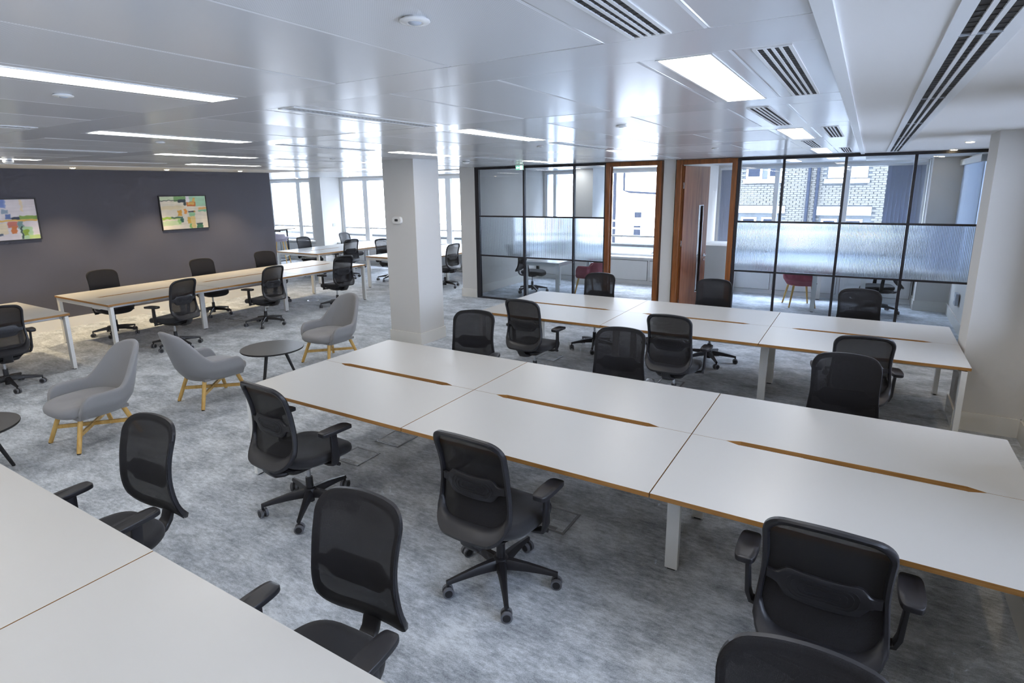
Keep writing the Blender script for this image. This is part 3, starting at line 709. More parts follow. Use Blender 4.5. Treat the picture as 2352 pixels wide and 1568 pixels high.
painting(3.18, 4.115, 1.50, 2.15, 'dcd6dc', [
    (0, .3, 0, .4, 'c0c8e0', .8), (.28, .56, 0, .18, '5870b8', 1), (.5, .58, 0, .2, '7488c0', .8), (.4, .5, .26, .5, 'e4e0ea', 1), (.5, .6, .24, .34, '8a9cb0', 1), (.55, .62, .36, .48, '5c70a4', 1),
    (.62, .76, .44, .5, '30384c', 1), (.74, 1, .41, .5, '80a04c', 1), (.3, 1, .5, .55, 'dcb058', 1), (0, .4, .5, .6, 'b06048', .9), (.56, .7, .56, .68, 'c07060', 1), (.6, .68, .66, .84, 'c8743c', 1),
    (.3, .55, .58, .85, 'e4d4b4', .9), (.7, .78, .55, .72, '6a8a88', .9), (.72, .9, .68, 1, 'a4c89c', .9), (.76, .84, .76, .92, '84a030', 1), (.73, .755, .68, 1, '303c40', 1), (.36, .48, .84, .88, '404c60', .9), (.78, .82, 0, .3, 'e0c898', .6), (.84, 1, .9, 1, 'bcd480', .9), (0, .3, .7, 1, 'd0b890', .8)],
    'abstract blue and rust painting cut off by the left picture edge', 8)

# ================================================================== FURNITURE
ZT = .73
# ---- desk benches: built along local +x (length), local y across; origin at the front left corner
def desk_poly(L, D, inner_hi):
    """one desktop outline; the inner edge carries a shallow cable scallop"""
    g = .003; s0, s1, d, rmp = .20, L-.20, .030, .075
    if inner_hi:
        return [(g, 0), (L-g, 0), (L-g, D-g/2), (s1, D-g/2), (s1-rmp, D-d), (s0+rmp, D-d), (s0, D-g/2), (g, D-g/2)]
    return [(g, D), (g, g/2), (s0, g/2), (s0+rmp, d), (s1-rmp, d), (s1, g/2), (L-g, g/2), (L-g, D)]
LEG_M = MB().box(-.036, -.02, .012, .036, .02, ZT-.033).data('desk_leg', 'desk_leg')
GLIDE_M = MB().box(-.022, -.012, 0, .022, .012, .012).data('glide', 'black_slot')
def bench(label, loc, rz, n, L=1.6, D=.81, single=False, legs_y=.5, group='white desk benches with ply edges'):
    t = thing('desk_bench', label, 'desk bench', loc, rz, group)
    tot = n*L; dep = D if single else 2*D
    f_me = MB().prism(desk_poly(L, D, True), ZT-.025, ZT, 0, 1).data('desktop', ['desk', 'ply'])
    b_me = MB().prism([(x, y) for x, y in reversed(desk_poly(L, D, False))], ZT-.025, ZT, 0, 1).data('desktop', ['desk', 'ply'])
    for i in range(n):
        put('desktop', f_me, t, (i*L, 0, 0))
        if not single:
            put('desktop', b_me, t, (i*L, D, 0))
            MB().box(.18, D-.1, ZT-.16, L-.18, D+.1, ZT-.15).build('cable_tray', 'desk_leg', t, loc=(i*L, 0, 0))
    def leg(x, y, r=0):
        o = put('leg', LEG_M, t, (x, y, 0), r); put('glide', GLIDE_M, o)
    for x in (.045, tot-.045):
        for y in (.03, dep-.03): leg(x, y, PI/2)
        MB().box(x-.02, .05, ZT-.083, x+.02, dep-.05, ZT-.033).build('end_beam', 'desk_leg', t)
    for i in range(1, n):
        for y in (legs_y, dep-legs_y): leg(i*L, y, 0)
        MB().box(i*L-.02, legs_y-.03, ZT-.083, i*L+.02, dep-legs_y+.03, ZT-.033).build('cross_beam', 'desk_leg', t)
    for y in (.16, dep-.2): MB().box(.065, y, ZT-.075, tot-.065, y+.04, ZT-.033).build('side_beam', 'desk_leg', t)
    return t
bench('long white desk bench at the front, six desktops with ply edges and cable slots', (-3.969, 2.552, 0), 0, 3)
bench('white six person desk bench in front of the glass partition', (-3.952, 5.74, 0), 0, 3)
bench('white desk bench in the bottom left corner of the picture', (-4.01, 1.058-1.62, 0), 0, 3)
bench('long white desk bench standing along the dark wall', (-8.62, 3.72, 0), PI/2, 3, D=.795)
bench('white desk bench cut off at the left edge under the left painting', (-8.49, 3.225-3.2, 0), PI/2, 2, D=.80)
bench('far white desk bench beside the column by the windows', (-11.12, 9.45, 0), PI/2, 2, D=.76)
bench('far white desk bench partly hidden behind the pillar', (-8.10, 9.62, 0), PI/2, 2, D=.80)

# ---- task chair, facing local +y, origin on the floor below the column
def interp(tab, x):
    if x <= tab[0][0]: return tab[0][1]
    for (a, b), (c, d) in zip(tab, tab[1:]):
        if x <= c:
            t = (x-a)/(c-a); t = t*t*(3-2*t); return b + (d-b)*t
    return tab[-1][1]
PROF = [(.44, -.328), (.48, -.302), (.54, -.271), (.61, -.250), (.70, -.242), (.80, -.252), (.90, -.279), (1.015, -.322)]
def lin(tab, x):
    # smooth catmull through the table
    for i in range(len(tab)-1):
        if x <= tab[i+1][0] or i == len(tab)-2:
            p0 = tab[max(i-1, 0)]; p1 = tab[i]; p2 = tab[i+1]; p3 = tab[min(i+2, len(tab)-1)]
            t = (x-p1[0])/(p2[0]-p1[0]); t = max(0, min(1.0, t))
            m1 = (p2[1]-p0[1])/(p2[0]-p0[0])*(p2[0]-p1[0]); m2 = (p3[1]-p1[1])/(p3[0]-p1[0])*(p2[0]-p1[0])
            return (2*t**3-3*t*t+1)*p1[1] + (t**3-2*t*t+t)*m1 + (-2*t**3+3*t*t)*p2[1] + (t**3-t*t)*m2
def back_pt(x, z, off=0.0):
    return (x, lin(PROF, z) + .55*x*x + off, z)
HWID = [(.44, .222), (.55, .228), (.64, .222), (.74, .213), (.86, .214), (1.015, .222)]
def back_outline(n=15):
    """closed outline (x,z), counter clockwise seen from behind"""
    z0, z1, rb, rt_ = .442, 1.010, .10, .088
    P = []
    hw = lambda z: lin(HWID, z)
    for i in range(n): # bottom edge, left to right
        x = -hw(z0)+rb + (2*hw(z0)-2*rb)*i/(n-1); P.append((x, z0 + .0*x))
    for i in range(1, 8): a = -PI/2+PI/2*i/8; P.append((hw(z0)-rb+rb*math.cos(a), z0+rb+rb*math.sin(a)))
    for i in range(n): z = z0+rb + (z1-rt_-z0-rb)*i/(n-1); P.append((hw(z), z))
    for i in range(1, 8): a = PI/2*i/8; P.append((hw(z1-rt_)-rt_+rt_*math.cos(a), z1-rt_+rt_*math.sin(a)))
    for i in range(n):
        x = hw(z1)-rt_ - (2*hw(z1)-2*rt_)*i/(n-1); P.append((x, z1+.010*(1-(x/.135)**2)))
    for i in range(1, 8): a = PI/2+PI/2*i/8; P.append((-(hw(z1-rt_)-rt_)+rt_*math.cos(a), z1-rt_+rt_*math.sin(a)))
    for i in range(n): z = z1-rt_ - (z1-rt_-z0-rb)*i/(n-1); P.append((-hw(z), z))
    for i in range(1, 8): a = PI+PI/2*i/8; P.append((-(hw(z0)-rb)+rb*math.cos(a), z0+rb+rb*math.sin(a)))
    return P
OUT = back_outline()
def inset(p, side=.026, top=.024, bot=.078):
    x, z = p; zc = .75
    zb = .442+bot; zt_ = 1.012-top
    zz = zb + (z-.442)*(zt_-zb)/(1.02-.442)
    return (x*(1-side/.222), zz)
def chair_meshes():
    D = {}
    # fabric mesh over the front of the whole back
    mb = MB(); rings = []
    for s in (1.0, .985, .93, .8, .62, .44, .26, .1):
        rings.append([back_pt(x*s, .76+(z-.76)*s, .004 + (.0 if s < .99 else -.006)) for x, z in OUT])
    mb.loft(rings, True, False); c = len(mb.v); n = len(OUT)
    mb.add([back_pt(0, .76, .004)], []); mb.f += [(c-n+i, c-n+(i+1) % n, c) for i in range(n)]; mb.m += [0]*n
    D['back_mesh'] = mb.data('back_mesh', 'mesh', 60)
    # frame behind it
    mb = MB(); rings = []
    for (s, off) in ((0, -.004), (0, -.020), (.25, -.027), (.75, -.024), (1, -.012), (1, 0.0)):
        R = []
        for p in OUT:
            q = inset(p); x = p[0]+(q[0]-p[0])*s; z = p[1]+(q[1]-p[1])*s
            bulge = -.022*math.sin(PI*min(1, s))*max(0, min(1, (.57-z)/.1))
            R.append(back_pt(x, z, off+bulge))
        rings.append(R)
    rings.append(rings[0]); mb.loft(rings, True, False)
    D['back_frame'] = mb.data('back_frame', 'plastic', 50)
    # lumbar pad with side tabs and raised ridges
    def shape(sc):
        top = []; N_ = 28
        for i in range(N_+1):
            x = -.195+.39*i/N_; ax = abs(x)
            h_ = .021 if ax > .165 else (.062 if ax < .115 else .021+.041*(.5+.5*math.cos(PI*(ax-.115)/.05)))
            top.append((x, h_ - .010*math.cos(PI*x/.3)*0))
        return top
    zc = .722; T = shape(1); cur = lambda x: .012*math.cos(PI*x/.36)
    up_ = [(x, zc+h_-cur(x)) for x, h_ in T]; dn = [(x, zc-h_-cur(x)) for x, h_ in reversed(T)]
    poly = up_ + dn; mb = MB()
    rings = [[back_pt(x, z, -.006) for x, z in poly], [back_pt(x, z, -.018) for x, z in poly], [back_pt(x*.975, zc+(z-zc)*.86-.0, -.0225) for x, z in poly]]
    mb.loft(rings, True, True)
    for a, b in ((.122, .044), (.104, .033), (.084, .022), (.06, .011)):
        pts = []
        for i in range(28):
            an = 2*PI*i/28; cx_ = math.copysign(max(0, a-b), math.cos(an)); x = cx_+b*math.cos(an); z = zc+b*math.sin(an)-cur(x)
            pts.append(back_pt(x, z, -.0225))
        mb.tube(pts, .0016, 4, closed=True)
    D['lumbar_pad'] = mb.data('lumbar_pad', 'plastic', 40)
    # seat
    def so(s, z, dz=0, fy=0):
        R = []
        for i in range(40):
            a = 2*PI*i/40; c, s_ = math.cos(a), math.sin(a); e = .55
            x = .243*math.copysign(abs(c)**e, c)*s; y = .252*math.copysign(abs(s_)**e, s_)*s
            x *= 1-.10*max(0, -y/.235)-.04*max(0, y/.235)**2
            zz = z - .030*max(0, (y/.235))**3 + .012*max(0, -y/.235)**2 + .010*(x/.243)**2
            R.append((x, y+.028, zz+dz))
        return R
    mb = MB(); mb.loft([so(.80, .392), so(.93, .395), so(.985, .41), so(1.0, .432), so(.985, .452), so(.94, .464), so(.82, .470), so(.55, .469), so(.2, .467)], True, True)
    D['seat'] = mb.data('seat', 'seat_cloth', 60)
    # mechanism and spine
    mb = MB()
    ring = lambda w, d, y, z, e=.35: [(w/2*math.copysign(abs(math.cos(2*PI*i/20))**e, math.cos(2*PI*i/20)), y + d/2*math.copysign(abs(math.sin(2*PI*i/20))**e, math.sin(2*PI*i/20)), z) for i in range(20)]
    mb.loft([ring(.11, .12, .0, .338), ring(.20, .24, -.03, .346), ring(.25, .33, -.04, .362), ring(.30, .38, -.03, .392), ring(.34, .40, -.01, .402)])
    D['mechanism'] = mb.data('mechanism', 'plastic', 45)
    mb = MB(); secs = []
    for (y, z, w, th) in ((-.06, .372, .14, .03), (-.14, .362, .13, .034), (-.22, .362, .12, .036), (-.27, .372, .09, .034), (-.305, .41, .085, .03), (-.325, .47, .09, .024)):
        # section perpendicular to the sweep
        secs.append((y, z, w, th))
    rings = []
    for i, (y, z, w, th) in enumerate(secs):
        a = secs[min(i+1, len(secs)-1)]; b = secs[max(i-1, 0)]; d = Vector((0, a[0]-b[0], a[1]-b[1])).normalized(); nrm = Vector((0, -d.z, d.y))
        R = []
        for j in range(16):
            an = 2*PI*j/16; ex = .5
            u = w/2*math.copysign(abs(math.cos(an))**ex, math.cos(an)); v = th/2*math.copysign(abs(math.sin(an))**ex, math.sin(an))
            R.append((u, y+nrm.y*v, z+nrm.z*v))
        rings.append(R)
    mb.loft(rings); D['spine'] = mb.data('spine', 'plastic', 50)
    mb = MB(); mb.cyl((.1, .04, .385), (.235, .05, .383), .006); mb.cyl((.225, .05, .383), (.275, .052, .382), .013, .012, 10); D['lever'] = mb.data('lever', 'plastic', 40)
    mb = MB(); mb.cyl((0, 0, .052), (0, 0, .135), .026, n=14); mb.cyl((0, 0, .13), (0, 0, .235), .027, .025, 14); mb.cyl((0, 0, .23), (0, 0, .36), .0145, n=12, mi=1); mb.cyl((0, 0, .33), (0, 0, .36), .032, n=14)
    D['column'] = mb.data('column', ['plastic', 'steel'], 40)
    mb = MB(); mb.lathe([(.03, .085), (.046, .095), (.048, .135), (.04, .155), (.028, .16)], 20)
    for k in range(5):
        a = 2*PI*k/5; d = Vector((math.sin(a), math.cos(a), 0)); n_ = Vector((d.y, -d.x, 0)); rings = []
        for (r, w, zt_, zb) in ((.02, .060, .150, .092), (.07, .052, .147, .094), (.15, .040, .136, .092), (.24, .030, .118, .085), (.305, .025, .103, .078), (.325, .024, .099, .076)):
            c = d*r; rings.append([c+n_*(-w/2)+Vector((0, 0, zb)), c+n_*(w/2)+Vector((0, 0, zb)), c+n_*(w/2)+Vector((0, 0, (zt_*2+zb)/3)), c+n_*(w*.28)+Vector((0, 0, zt_)), c+n_*(-w*.28)+Vector((0, 0, zt_)), c+n_*(-w/2)+Vector((0, 0, (zt_*2+zb)/3))])
        mb.loft(rings)
    D['star_base'] = mb.data('star_base', 'plastic', 35)
    mb = MB()
    mb.cyl((0, 0, .05), (0, 0, .085), .0085, n=8)
    mb.cyl((-.007, 0, .034), (.007, 0, .034), .026, n=14)
    for s in (-1, 1):
        mb.cyl((s*.009, 0, .031), (s*.026, 0, .031), .031, n=18, mi=1)
        mb.cyl((s*.026, 0, .031), (s*.029, 0, .031), .022, .021, 16)
    D['caster'] = mb.data('caster', ['plastic', 'tyre'], 40)
    # arm: upright and pad
    for s, key in ((-1, 'l'), (1, 'r')):
        mb = MB(); path = [(.13, .02, .388), (.22, .02, .386), (.268, .02, .398), (.282, .018, .44), (.288, .010, .55), (.292, .004, .638)]
        rings = []
        for i, p in enumerate(path):
            a = Vector(path[min(i+1, 5)])-Vector(path[max(i-1, 0)]); a.normalize(); wd = (.05, .05, .056, .062, .056, .052)[i]; th = (.018, .02, .024, .024, .021, .02)[i]
            u = Vector((0, 1, 0)); v = a.cross(u).normalized(); c = Vector(p)
            R = []
            for j in range(12):
                an = 2*PI*j/12; R.append(c+u*(wd/2*math.copysign(abs(math.cos(an))**.5, math.cos(an)))+v*(th/2*math.copysign(abs(math.sin(an))**.5, math.sin(an))))
            rings.append([Vector((s*q.x, q.y, q.z)) for q in R])
        if s < 0: rings = [list(reversed(r)) for r in rings]
        mb.loft(rings); D['arm_post_'+key] = mb.data('arm_post', 'plastic', 45)
    def pad(sc, z):
        P = []
        for i in range(36):
            a = 2*PI*i/36; c, s_ = math.cos(a), math.sin(a); e = .36
            y = .122*math.copysign(abs(s_)**e, s_); x = .046*math.copysign(abs(c)**e, c)*(1-.16*(y/.122)**2)
            P.append((x*sc, (y*(1-(1-sc)*.4))+.02, z-.010*max(0, y/.122)**3))
        return P
    mb = MB(); mb.loft([pad(.82, .633), pad(.97, .637), pad(1, .641), pad(1, .656), pad(.985, .660), pad(.95, .662), pad(.5, .6625)]); D['arm_pad'] = mb.data('arm_pad', 'plastic', 50)
    return D
CH = chair_meshes()
chair_labels = []
def task_chair(x, y, facing, label, base=None, group='black mesh task chairs', z=0.0):
    t = thing('task_chair', label, 'chair', (x, y, z), math.radians(facing), group)
    ba = math.radians(random.uniform(0, 72) if base is None else base)
    b = put('star_base', CH['star_base'], t, rz=ba)
    for k in range(5):
        a = 2*PI*k/5; put('caster', CH['caster'], b, (.318*math.sin(a), .318*math.cos(a), 0), random.uniform(0, PI))
    put('gas_column', CH['column'], t)
    put('mechanism', CH['mechanism'], t); put('spine', CH['spine'], t)
    put('lever', CH['lever'], t); o = put('lever', CH['lever'], t, (0, .0, 0)); o.rotation_euler = (0, 0, PI); o.location = (0, .09, 0)
    put('seat', CH['seat'], t)
    f = put('back_frame', CH['back_frame'], t); put('lumbar_pad', CH['lumbar_pad'], f)
    put('back_mesh', CH['back_mesh'], t)
    for s, k in ((-1, 'l'), (1, 'r')):
        p = put('arm_post', CH['arm_post_'+k], t); put('arm_pad', CH['arm_pad'], p, (s*.296, 0, 0))
    return t
# front bench, near side (backs to the camera)
task_chair(-3.16, 2.445, -2, 'black task chair with its back to us at the left end of the front bench', 2)
task_chair(-1.575, 2.455, -1, 'black task chair with its back to us at the middle of the front bench', 2)
task_chair(0, 2.455, 0, 'black task chair seen from behind on the near right of the front bench', 4)
# front bench, far side
task_chair(-3.15, 4.33, -166, 'black task chair behind the front bench, nearest the pillar')
task_chair(-1.65, 4.31, -172, 'black task chair behind the middle of the front bench, facing us')
task_chair(0, 4.30, -177, 'black task chair behind the right end of the front bench, facing us')
# bench at bottom left, far side
task_chair(-3.165, 1.19, -176, 'black task chair facing the bottom left bench, left of the two', 68)
task_chair(-1.575, 1.165, -176, 'black task chair facing the bottom left bench, in the lower middle', 36)
task_chair(0.01, 1.17, -176, 'black chair back cut off by the bottom picture edge')
# second bench, near and far side
task_chair(-3.12, 5.67, -1, 'black task chair seen from behind at the left of the second bench')
task_chair(-1.50, 5.65, 0, 'black task chair seen from behind at the middle of the second bench')
task_chair(.05, 5.58, 8, 'black task chair seen from behind at the right end of the second bench')
task_chair(-3.06, 7.28, -170, 'black task chair in front of the left door frame', 8)
task_chair(-1.54, 7.39, -171, 'black task chair in front of the open wooden door', 20)
task_chair(.045, 7.37, -176, 'black task chair in front of the right glass partition')
# bench along the dark wall
task_chair(-8.41, 4.45, 102, 'black task chair with its back to us at the left of the dark wall bench', 28)
task_chair(-8.49, 6.02, 96, 'black task chair with its back to us at the middle of the dark wall bench', 53)
task_chair(-8.57, 7.68, 83, 'black task chair seen from behind at the right end of dark wall bench')
task_chair(-10.06, 4.42, -97, 'black task chair against the dark wall, left of the three')
task_chair(-10.07, 6.08, -98, 'black task chair against the dark wall, below the green painting')
task_chair(-10.15, 7.45, -102, 'black task chair against the end of the dark wall')
task_chair(-8.33, 2.43, 82, 'black task chair cut off at the left picture edge', 40)
# far benches
task_chair(-12.50, 10.42, -92, 'black task chair facing us at the far bench by the bar stool')
task_chair(-12.62, 12.02, -85, 'black task chair facing us at the far bench by the white window')
task_chair(-11.26, 10.47, 82, 'black task chair seen from behind at the far bench')
task_chair(-9.98, 10.70, -100, 'black task chair just left of the pillar')
task_chair(-9.98, 12.30, -90, 'black task chair hidden by the left edge of the pillar')
task_chair(-8.11, 10.49, 86, 'black task chair between the pillar and the glass partition')
# glass offices
task_chair(-6.02, 10.84, -82, 'black task chair behind glass at the left office table', 20)
task_chair(.30, 11.78, 100, 'blue black task chair behind glass in the right office')

# ---- upholstered shell chairs
def shell_data(Rx, Ry, arm, zb, zarm, ztop, tip, lean, thick, m, flat=.22):
    seg = []; n1 = 26
    half = []
    for i in range(n1+1):                        # from back centre to the side
        th = PI/2*i/n1; half.append((Rx*math.sin(th)**.92, -Ry*math.cos(th)**.92 if i < n1 else 0.0, th))
    for i in range(1, 13): half.append((Rx*(1-.04*(i/12)**2), arm*i/12, PI/2))
    plan = [(-x, y, -t) for x, y, t in reversed(half[1:])] + half
    n = len(plan); dist = [0]
    for i in range(1, n): dist.append(dist[-1]+math.hypot(plan[i][0]-plan[i-1][0], plan[i][1]-plan[i-1][1]))
    tot = dist[-1]; mid = tot/2
    rings = []
    for i, (x, y, th) in enumerate(plan):
        s = abs(dist[i]-mid)/mid                 # 0 back centre, 1 arm tip
        a, b = flat, .56
        k = 0 if s < a else min(1, (s-a)/(b-a)); k = k*k*(3-2*k)
        k = k + .10*min(1, (s/a)**2)*(1-k)
        zt_ = ztop + (zarm-ztop)*k
        if s > .86: q = (s-.86)/.14; zt_ = tip + (zt_-tip)*math.sqrt(max(0, 1-q*q*.98))
        # lateral pull-in of the high back
        cb = math.cos(th)
        nx, ny = math.sin(th), -math.cos(th)
        def P(z, off):
            h_ = (z-zb)
            hb = h_/(ztop-zb)
            yy = y + ny*off - lean*h_*max(0, cb)**.8
            xx = x*(1+.10*min(1, h_/.25)) * (1-.12*max(0, hb-.35)*max(0, cb)) + nx*off
            yb = (.05*max(0, 1-h_/.10)) * -ny     # tuck under at the bottom
            xb = -.05*max(0, 1-h_/.10)*nx
            return (xx+xb, yy+yb, z)
        r_ = thick/2; R = []
        for j in range(9): R.append(P(zb + (zt_-r_-zb)*j/8, 0))
        for j in range(1, 6): a_ = PI*j/6; R.append(P(zt_-r_+r_*math.sin(a_), -r_+r_*math.cos(a_)))
        for j in range(8, -1, -1): R.append(P(zb + (zt_-r_-zb)*j/8, -thick))
        rings.append(R)
    return MB().loft(rings, True, True).data('shell', m, 60)
def cushion_data(Rx, Ry, front, z0, z1, m):
    def ring(s, z):
        R = []
        for i in range(44):
            a = 2*PI*i/44; c, s_ = math.cos(a), math.sin(a)
            if s_ < 0: x = Rx*math.copysign(abs(c)**.8, c); y = Ry*-abs(s_)**.9
            else: x = Rx*math.copysign(abs(c)**.55, c); y = front*abs(s_)**.75
            R.append((x*s, y*s+(1-s)*.03, z - .02*max(0, (y-.12)/.2)**2*(1 if z > (z0+z1)/2 else .0)))
        return R
    return MB().loft([ring(.82, z0), ring(.93, z0+.006), ring(.99, z0+.03), ring(1, (z0+z1)/2), ring(.985, z1-.022), ring(.93, z1-.006), ring(.8, z1), ring(.5, z1+.006), ring(.15, z1+.008)]).data('cushion', m, 60)
def leg_data(a, b, r0, r1, m, name='leg'):
    mb = MB(); mb.cyl(a, b, r0, r1, 14); c = Vector(b); mb.cyl((c.x, c.y, .006), (c.x, c.y, 0), r1*.9, n=12, mi=1)
    return mb.data(name, [m, 'black_slot'], 40)
LS = shell_data(.315, .30, .21, .285, .505, .84, .36, .30, .05, 'grey_cloth'); LC = cushion_data(.272, .25, .325, .30, .415, 'grey_cloth')
LL = [leg_data((sx*.175, sy*.17, .30), (sx*.25, sy*.262, .006), .021, .018, 'oak') for sx in (-1, 1) for sy in (-1, 1)]
def bar(a, b, w, h):
    a, b = Vector(a), Vector(b); d = (b-a).normalized(); n_ = Vector((d.y, -d.x, 0)).normalized()*w/2; u = Vector((0, 0, h/2))
    return MB().loft([[a-n_-u, a+n_-u, a+n_+u, a-n_+u], [b-n_-u, b+n_-u, b+n_+u, b-n_+u]])
LB = [bar((-.215, -.215, .145), (.215, .215, .145), .020, .032).data('stretcher', 'oak'), bar((-.215, .215, .150), (.215, -.215, .150), .020, .032).data('stretcher', 'oak')]
LU = MB().prism([(-.24, -.2), (.24, -.2), (.24, .22), (-.24, .22)], .285, .31, 0).data('seat_base', 'grey_cloth')
def lounge(x, y, rz, label):
    t = thing('lounge_chair', label, 'armchair', (x, y, 0), math.radians(rz), 'grey felt lounge chairs')
    put('shell', LS, t); put('cushion', LC, t); put('seat_base', LU, t)
    for l in LL: put('leg', l, t)
    for b in LB: put('stretcher', b, t)
lounge(-5.86, 2.26, 182, 'grey felt lounge chair on oak legs facing us, at the left')
lounge(-5.87, 3.43, -4, 'grey felt lounge chair on oak legs seen from behind')
lounge(-5.88, 5.08, 180, 'grey felt lounge chair on oak legs beside the pillar')
# coffee tables
CT_T = MB().lathe([(.30, .398), (.345, .402), (.35, .412), (.349, .420)], 48).data('table_top', 'table_edge', 40)
CT_S = MB().disc((0, 0, .4205), .348, 48).data('table_surface', 'table_top')
CT_L = [leg_data((.12*math.cos(a), .12*math.sin(a), .40), (.25*math.cos(a), .25*math.sin(a), .006), .019, .013, 'table_edge') for a in (.5, .5+2*PI/3, .5+4*PI/3)]
CT_H = MB().lathe([(.14, .385), (.15, .390), (.15, .399)], 24).data('hub', 'table_edge')
def coffee(x, y, label, rz=0):
    t = thing('coffee_table', label, 'coffee table', (x, y, 0), rz, 'round dark coffee tables'); put('table_top', CT_T, t); put('table_surface', CT_S, t); put('hub', CT_H, t)
    for l in CT_L: put('leg', l, t)
coffee(-5.77, 4.13, 'round dark grey coffee table between two lounge chairs', .4); coffee(-5.86, 1.38, 'round dark coffee table cut off at the left picture edge', 1.0)

# ---- red tub chairs in the glass offices
RS = shell_data(.29, .27, .17, .40, .66, .80, .46, .18, .04, 'red_cloth', .3); RC = cushion_data(.25, .22, .26, .40, .47, 'red_cloth')
RL = [leg_data((sx*.17, sy*.15, .41), (sx*.235, sy*.22, .006), .020, .013, 'oak') for sx in (-1, 1) for sy in (-1, 1)]
def tub(x, y, rz, label):
    t = thing('tub_chair', label, 'chair', (x, y, 0), math.radians(rz), 'red tub chairs'); put('shell', RS, t); put('cushion', RC, t)
    for l in RL: put('leg', l, t)
tub(-4.72, 10.9, 86, 'red tub chair with wooden legs behind the left glass partition'); tub(-.92, 11.80, -70, 'red tub chair with wooden legs behind the right glass partition')
# office tables
def table(label, loc, rz, L, D):
    t = thing('office_table', label, 'table', loc, rz)
    MB().prism([(0, 0), (L, 0), (L, D), (0, D)], ZT-.025, ZT, 0, 1).build('desktop', ['desk', 'desk_leg'], t)
    for x in (.04, L-.04):
        for y in (.04, D-.04): o = put('leg', LEG_M, t, (x, y, 0), PI/2); put('glide', GLIDE_M, o)
        MB().box(x-.02, .07, ZT-.083, x+.02, D-.07, ZT-.033).build('end_beam', 'desk_leg', t)
    for y in (.03, D-.07): MB().box(.06, y, ZT-.083, L-.06, y+.04, ZT-.033).build('side_beam', 'desk_leg', t)
table('white table behind the left glass partition', (-5.14, 10.33, 0), PI/2, 1.6, .8)
table('white table behind the right glass partition', (.10, 11.25, 0), PI/2, 1.4, .8)
# white storage cupboard
t = thing('cupboard', 'low white cupboard behind the open wooden door', 'cupboard', (-2.74, 11.75, 0))
MB().box(0, 0, .03, .49, .98, 1.03).build('body', 'white_metal', t); MB().box(-.005, -.01, 1.03, .50, .99, 1.055).build('top', 'white_metal', t); MB().box(.02, .02, 0, .47, .96, .03).build('plinth', 'ext_grey', t)
for i in range(2):
    d = MB().box(.49, .01+.485*i, .05, .508, .485+.485*i, 1.02).build('door', 'white_metal', t); MB().box(.508, .43+.06*i, .55, .518, .44+.06*i+.01, .67).build('handle', 'steel', d)
# vertical blinds
SLAT = MB().box(-.042, -.001, .64, .042, .001, 2.50).data('slat', 'blind')
def vblind(xs, ang, label):
    t = thing('vertical_blind', label, 'blind', (0, 12.9, 0), 0)
    MB().box(min(xs)-.06, -.03, 2.50, max(xs)+.06, .03, 2.54).build('headrail', 'white_metal', t)
    for x in xs: put('slat', SLAT, t, (x, 0, 0), math.radians(ang))
vblind([-2.62+.045*i for i in range(6)], 35, 'grey vertical blind bunched at the left of the right office window')
vblind([.28+.062*i for i in range(9)], 33, 'grey vertical blind drawn over the right part of the office window')
t = thing('roller_blind', 'pale roller blind on the side wall of the right glass office', 'blind', (XR-.06, 11.2, 0)); MB().box(-.05, -1.1, 2.46, .05, 1.1, 2.55).build('cassette', 'white_metal', t); MB().box(0, -1.06, .85, .004, 1.06, 2.46).build('blind_cloth', 'roller', t)
t = thing('socket_box', 'grey socket box low on the side wall of the right glass office', 'socket', (XR-.016, 11.0, .45)); MB().box(-.04, -.1, -.09, 0, .1, .09).build('box', 'ext_grey', t); MB().box(-.044, -.05, -.03, -.04, .05, .03).build('outlet', 'white_plastic', t)

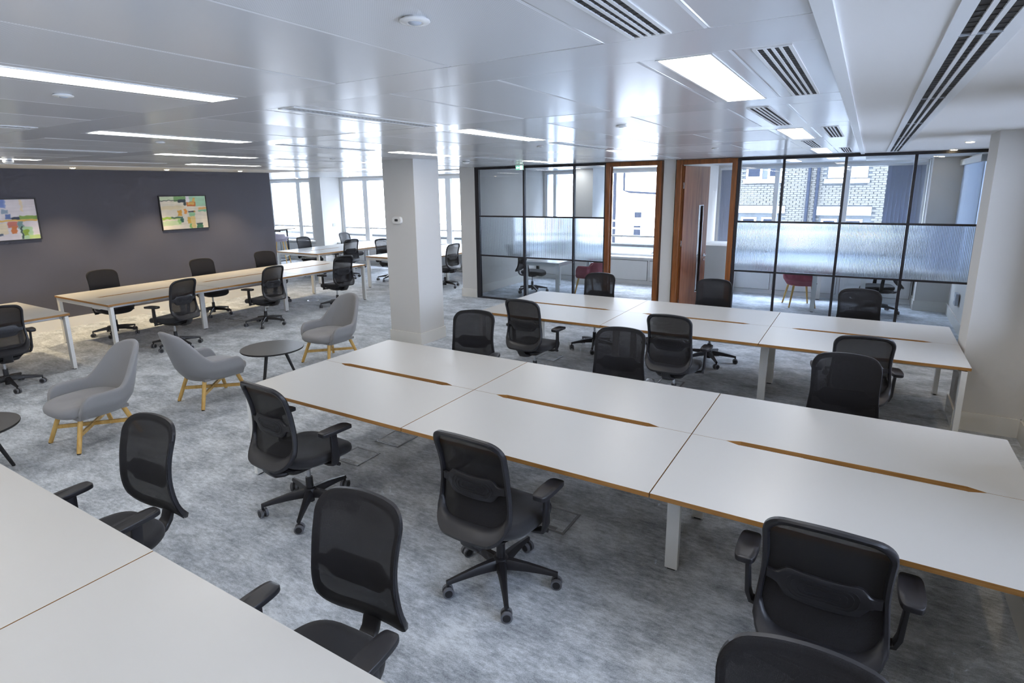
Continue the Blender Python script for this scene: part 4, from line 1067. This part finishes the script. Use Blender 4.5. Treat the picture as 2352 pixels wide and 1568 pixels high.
# ---- high table and bar stool by the far window
t = thing('high_table', 'high white table on a black frame by the far window', 'table', (-16.6, 12.15, 0))
MB().box(-1.0, -.35, 1.02, .95, .35, 1.05).build('table_top', 'desk', t)
for y in (-.28, .28): MB().box(.60, y-.02, 0, .64, y+.02, 1.02).build('leg', 'bframe', t); MB().box(-.9, y-.02, 0, -.86, y+.02, 1.02).build('leg', 'bframe', t)
MB().box(.60, -.3, 0, .64, .3, .03).build('foot_bar', 'bframe', t); MB().box(-.9, -.02, .94, .64, .02, 1.02).build('beam', 'bframe', t); MB().box(.60, -.3, .97, .64, .3, 1.02).build('cross_bar', 'bframe', t)
BS = shell_data(.25, .22, .08, .74, .88, .97, .80, .15, .02, 'pale_shell', .5); BC = cushion_data(.22, .2, .2, .73, .76, 'pale_shell')
t = thing('bar_stool', 'pale lilac bar stool with wooden legs beside the end of the dark wall', 'stool', (-15.10, 11.45, 0), math.radians(35)); put('shell', BS, t); put('seat', BC, t)
for sx in (-1, 1):
    for sy in (-1, 1): put('leg', leg_data((sx*.13, sy*.12, .74), (sx*.22, sy*.2, .006), .015, .012, 'oak'), t)
mb = MB(); mb.tube([(-.185, -.17, .28), (.185, -.17, .28), (.185, .17, .28), (-.185, .17, .28)], .008, 6, closed=True); mb.build('foot_ring', 'white_metal', t)

# ---- floor boxes
FB_F = MB(); w2 = .135
for a in ((-w2, -w2, w2, -w2+.014), (-w2, w2-.014, w2, w2), (-w2, -w2+.014, -w2+.014, w2-.014), (w2-.014, -w2+.014, w2, w2-.014)): FB_F.box(a[0], a[1], 0, a[2], a[3], .005)
FB_F = FB_F.data('box_frame', 'box_frame')
FB_L = MB().box(-w2+.017, -w2+.017, 0, w2-.017, w2-.017, .004).data('box_lid', 'carpet')
FB_H = MB().box(-.07, -w2+.02, .004, .07, -w2+.05, .0055).data('box_handle', 'box_frame')
for (x, y, lb) in ((-3.47, 3.19, 'near the chair at the left end of the front bench'), (-3.42, 3.62, 'under the left part of the front bench'), (-1.60, 3.17, 'behind the middle chair of the front bench'), (-3.40, 6.58, 'under the left part of the second bench'), (-1.72, 6.30, 'under the middle of the second bench'), (-9.45, 6.10, 'under the dark wall bench')):
    t = thing('floor_box', 'square carpeted floor box ' + lb, 'floor box', (x, y, 0), 0, 'floor boxes'); put('frame', FB_F, t); put('lid', FB_L, t); put('handle', FB_H, t)
t = thing('floor_grommet', 'round metal cable outlet in the floor under the dark wall bench', 'cable outlet', (-9.54, 7.9, 0)); MB().lathe([(.12, 0), (.12, .006), (.10, .010)], 28).build('ring', 'steel', t, 40); MB().lathe([(.095, .008), (.09, .014), (.03, .018), (.001, .018)], 24).build('cap', 'ext_grey', t, 60)
t = thing('floor_box', 'pale square floor box under the right of the dark wall bench', 'floor box', (-9.42, 7.38, 0), 0, 'floor boxes'); put('frame', FB_F, t); put('lid', FB_L, t)
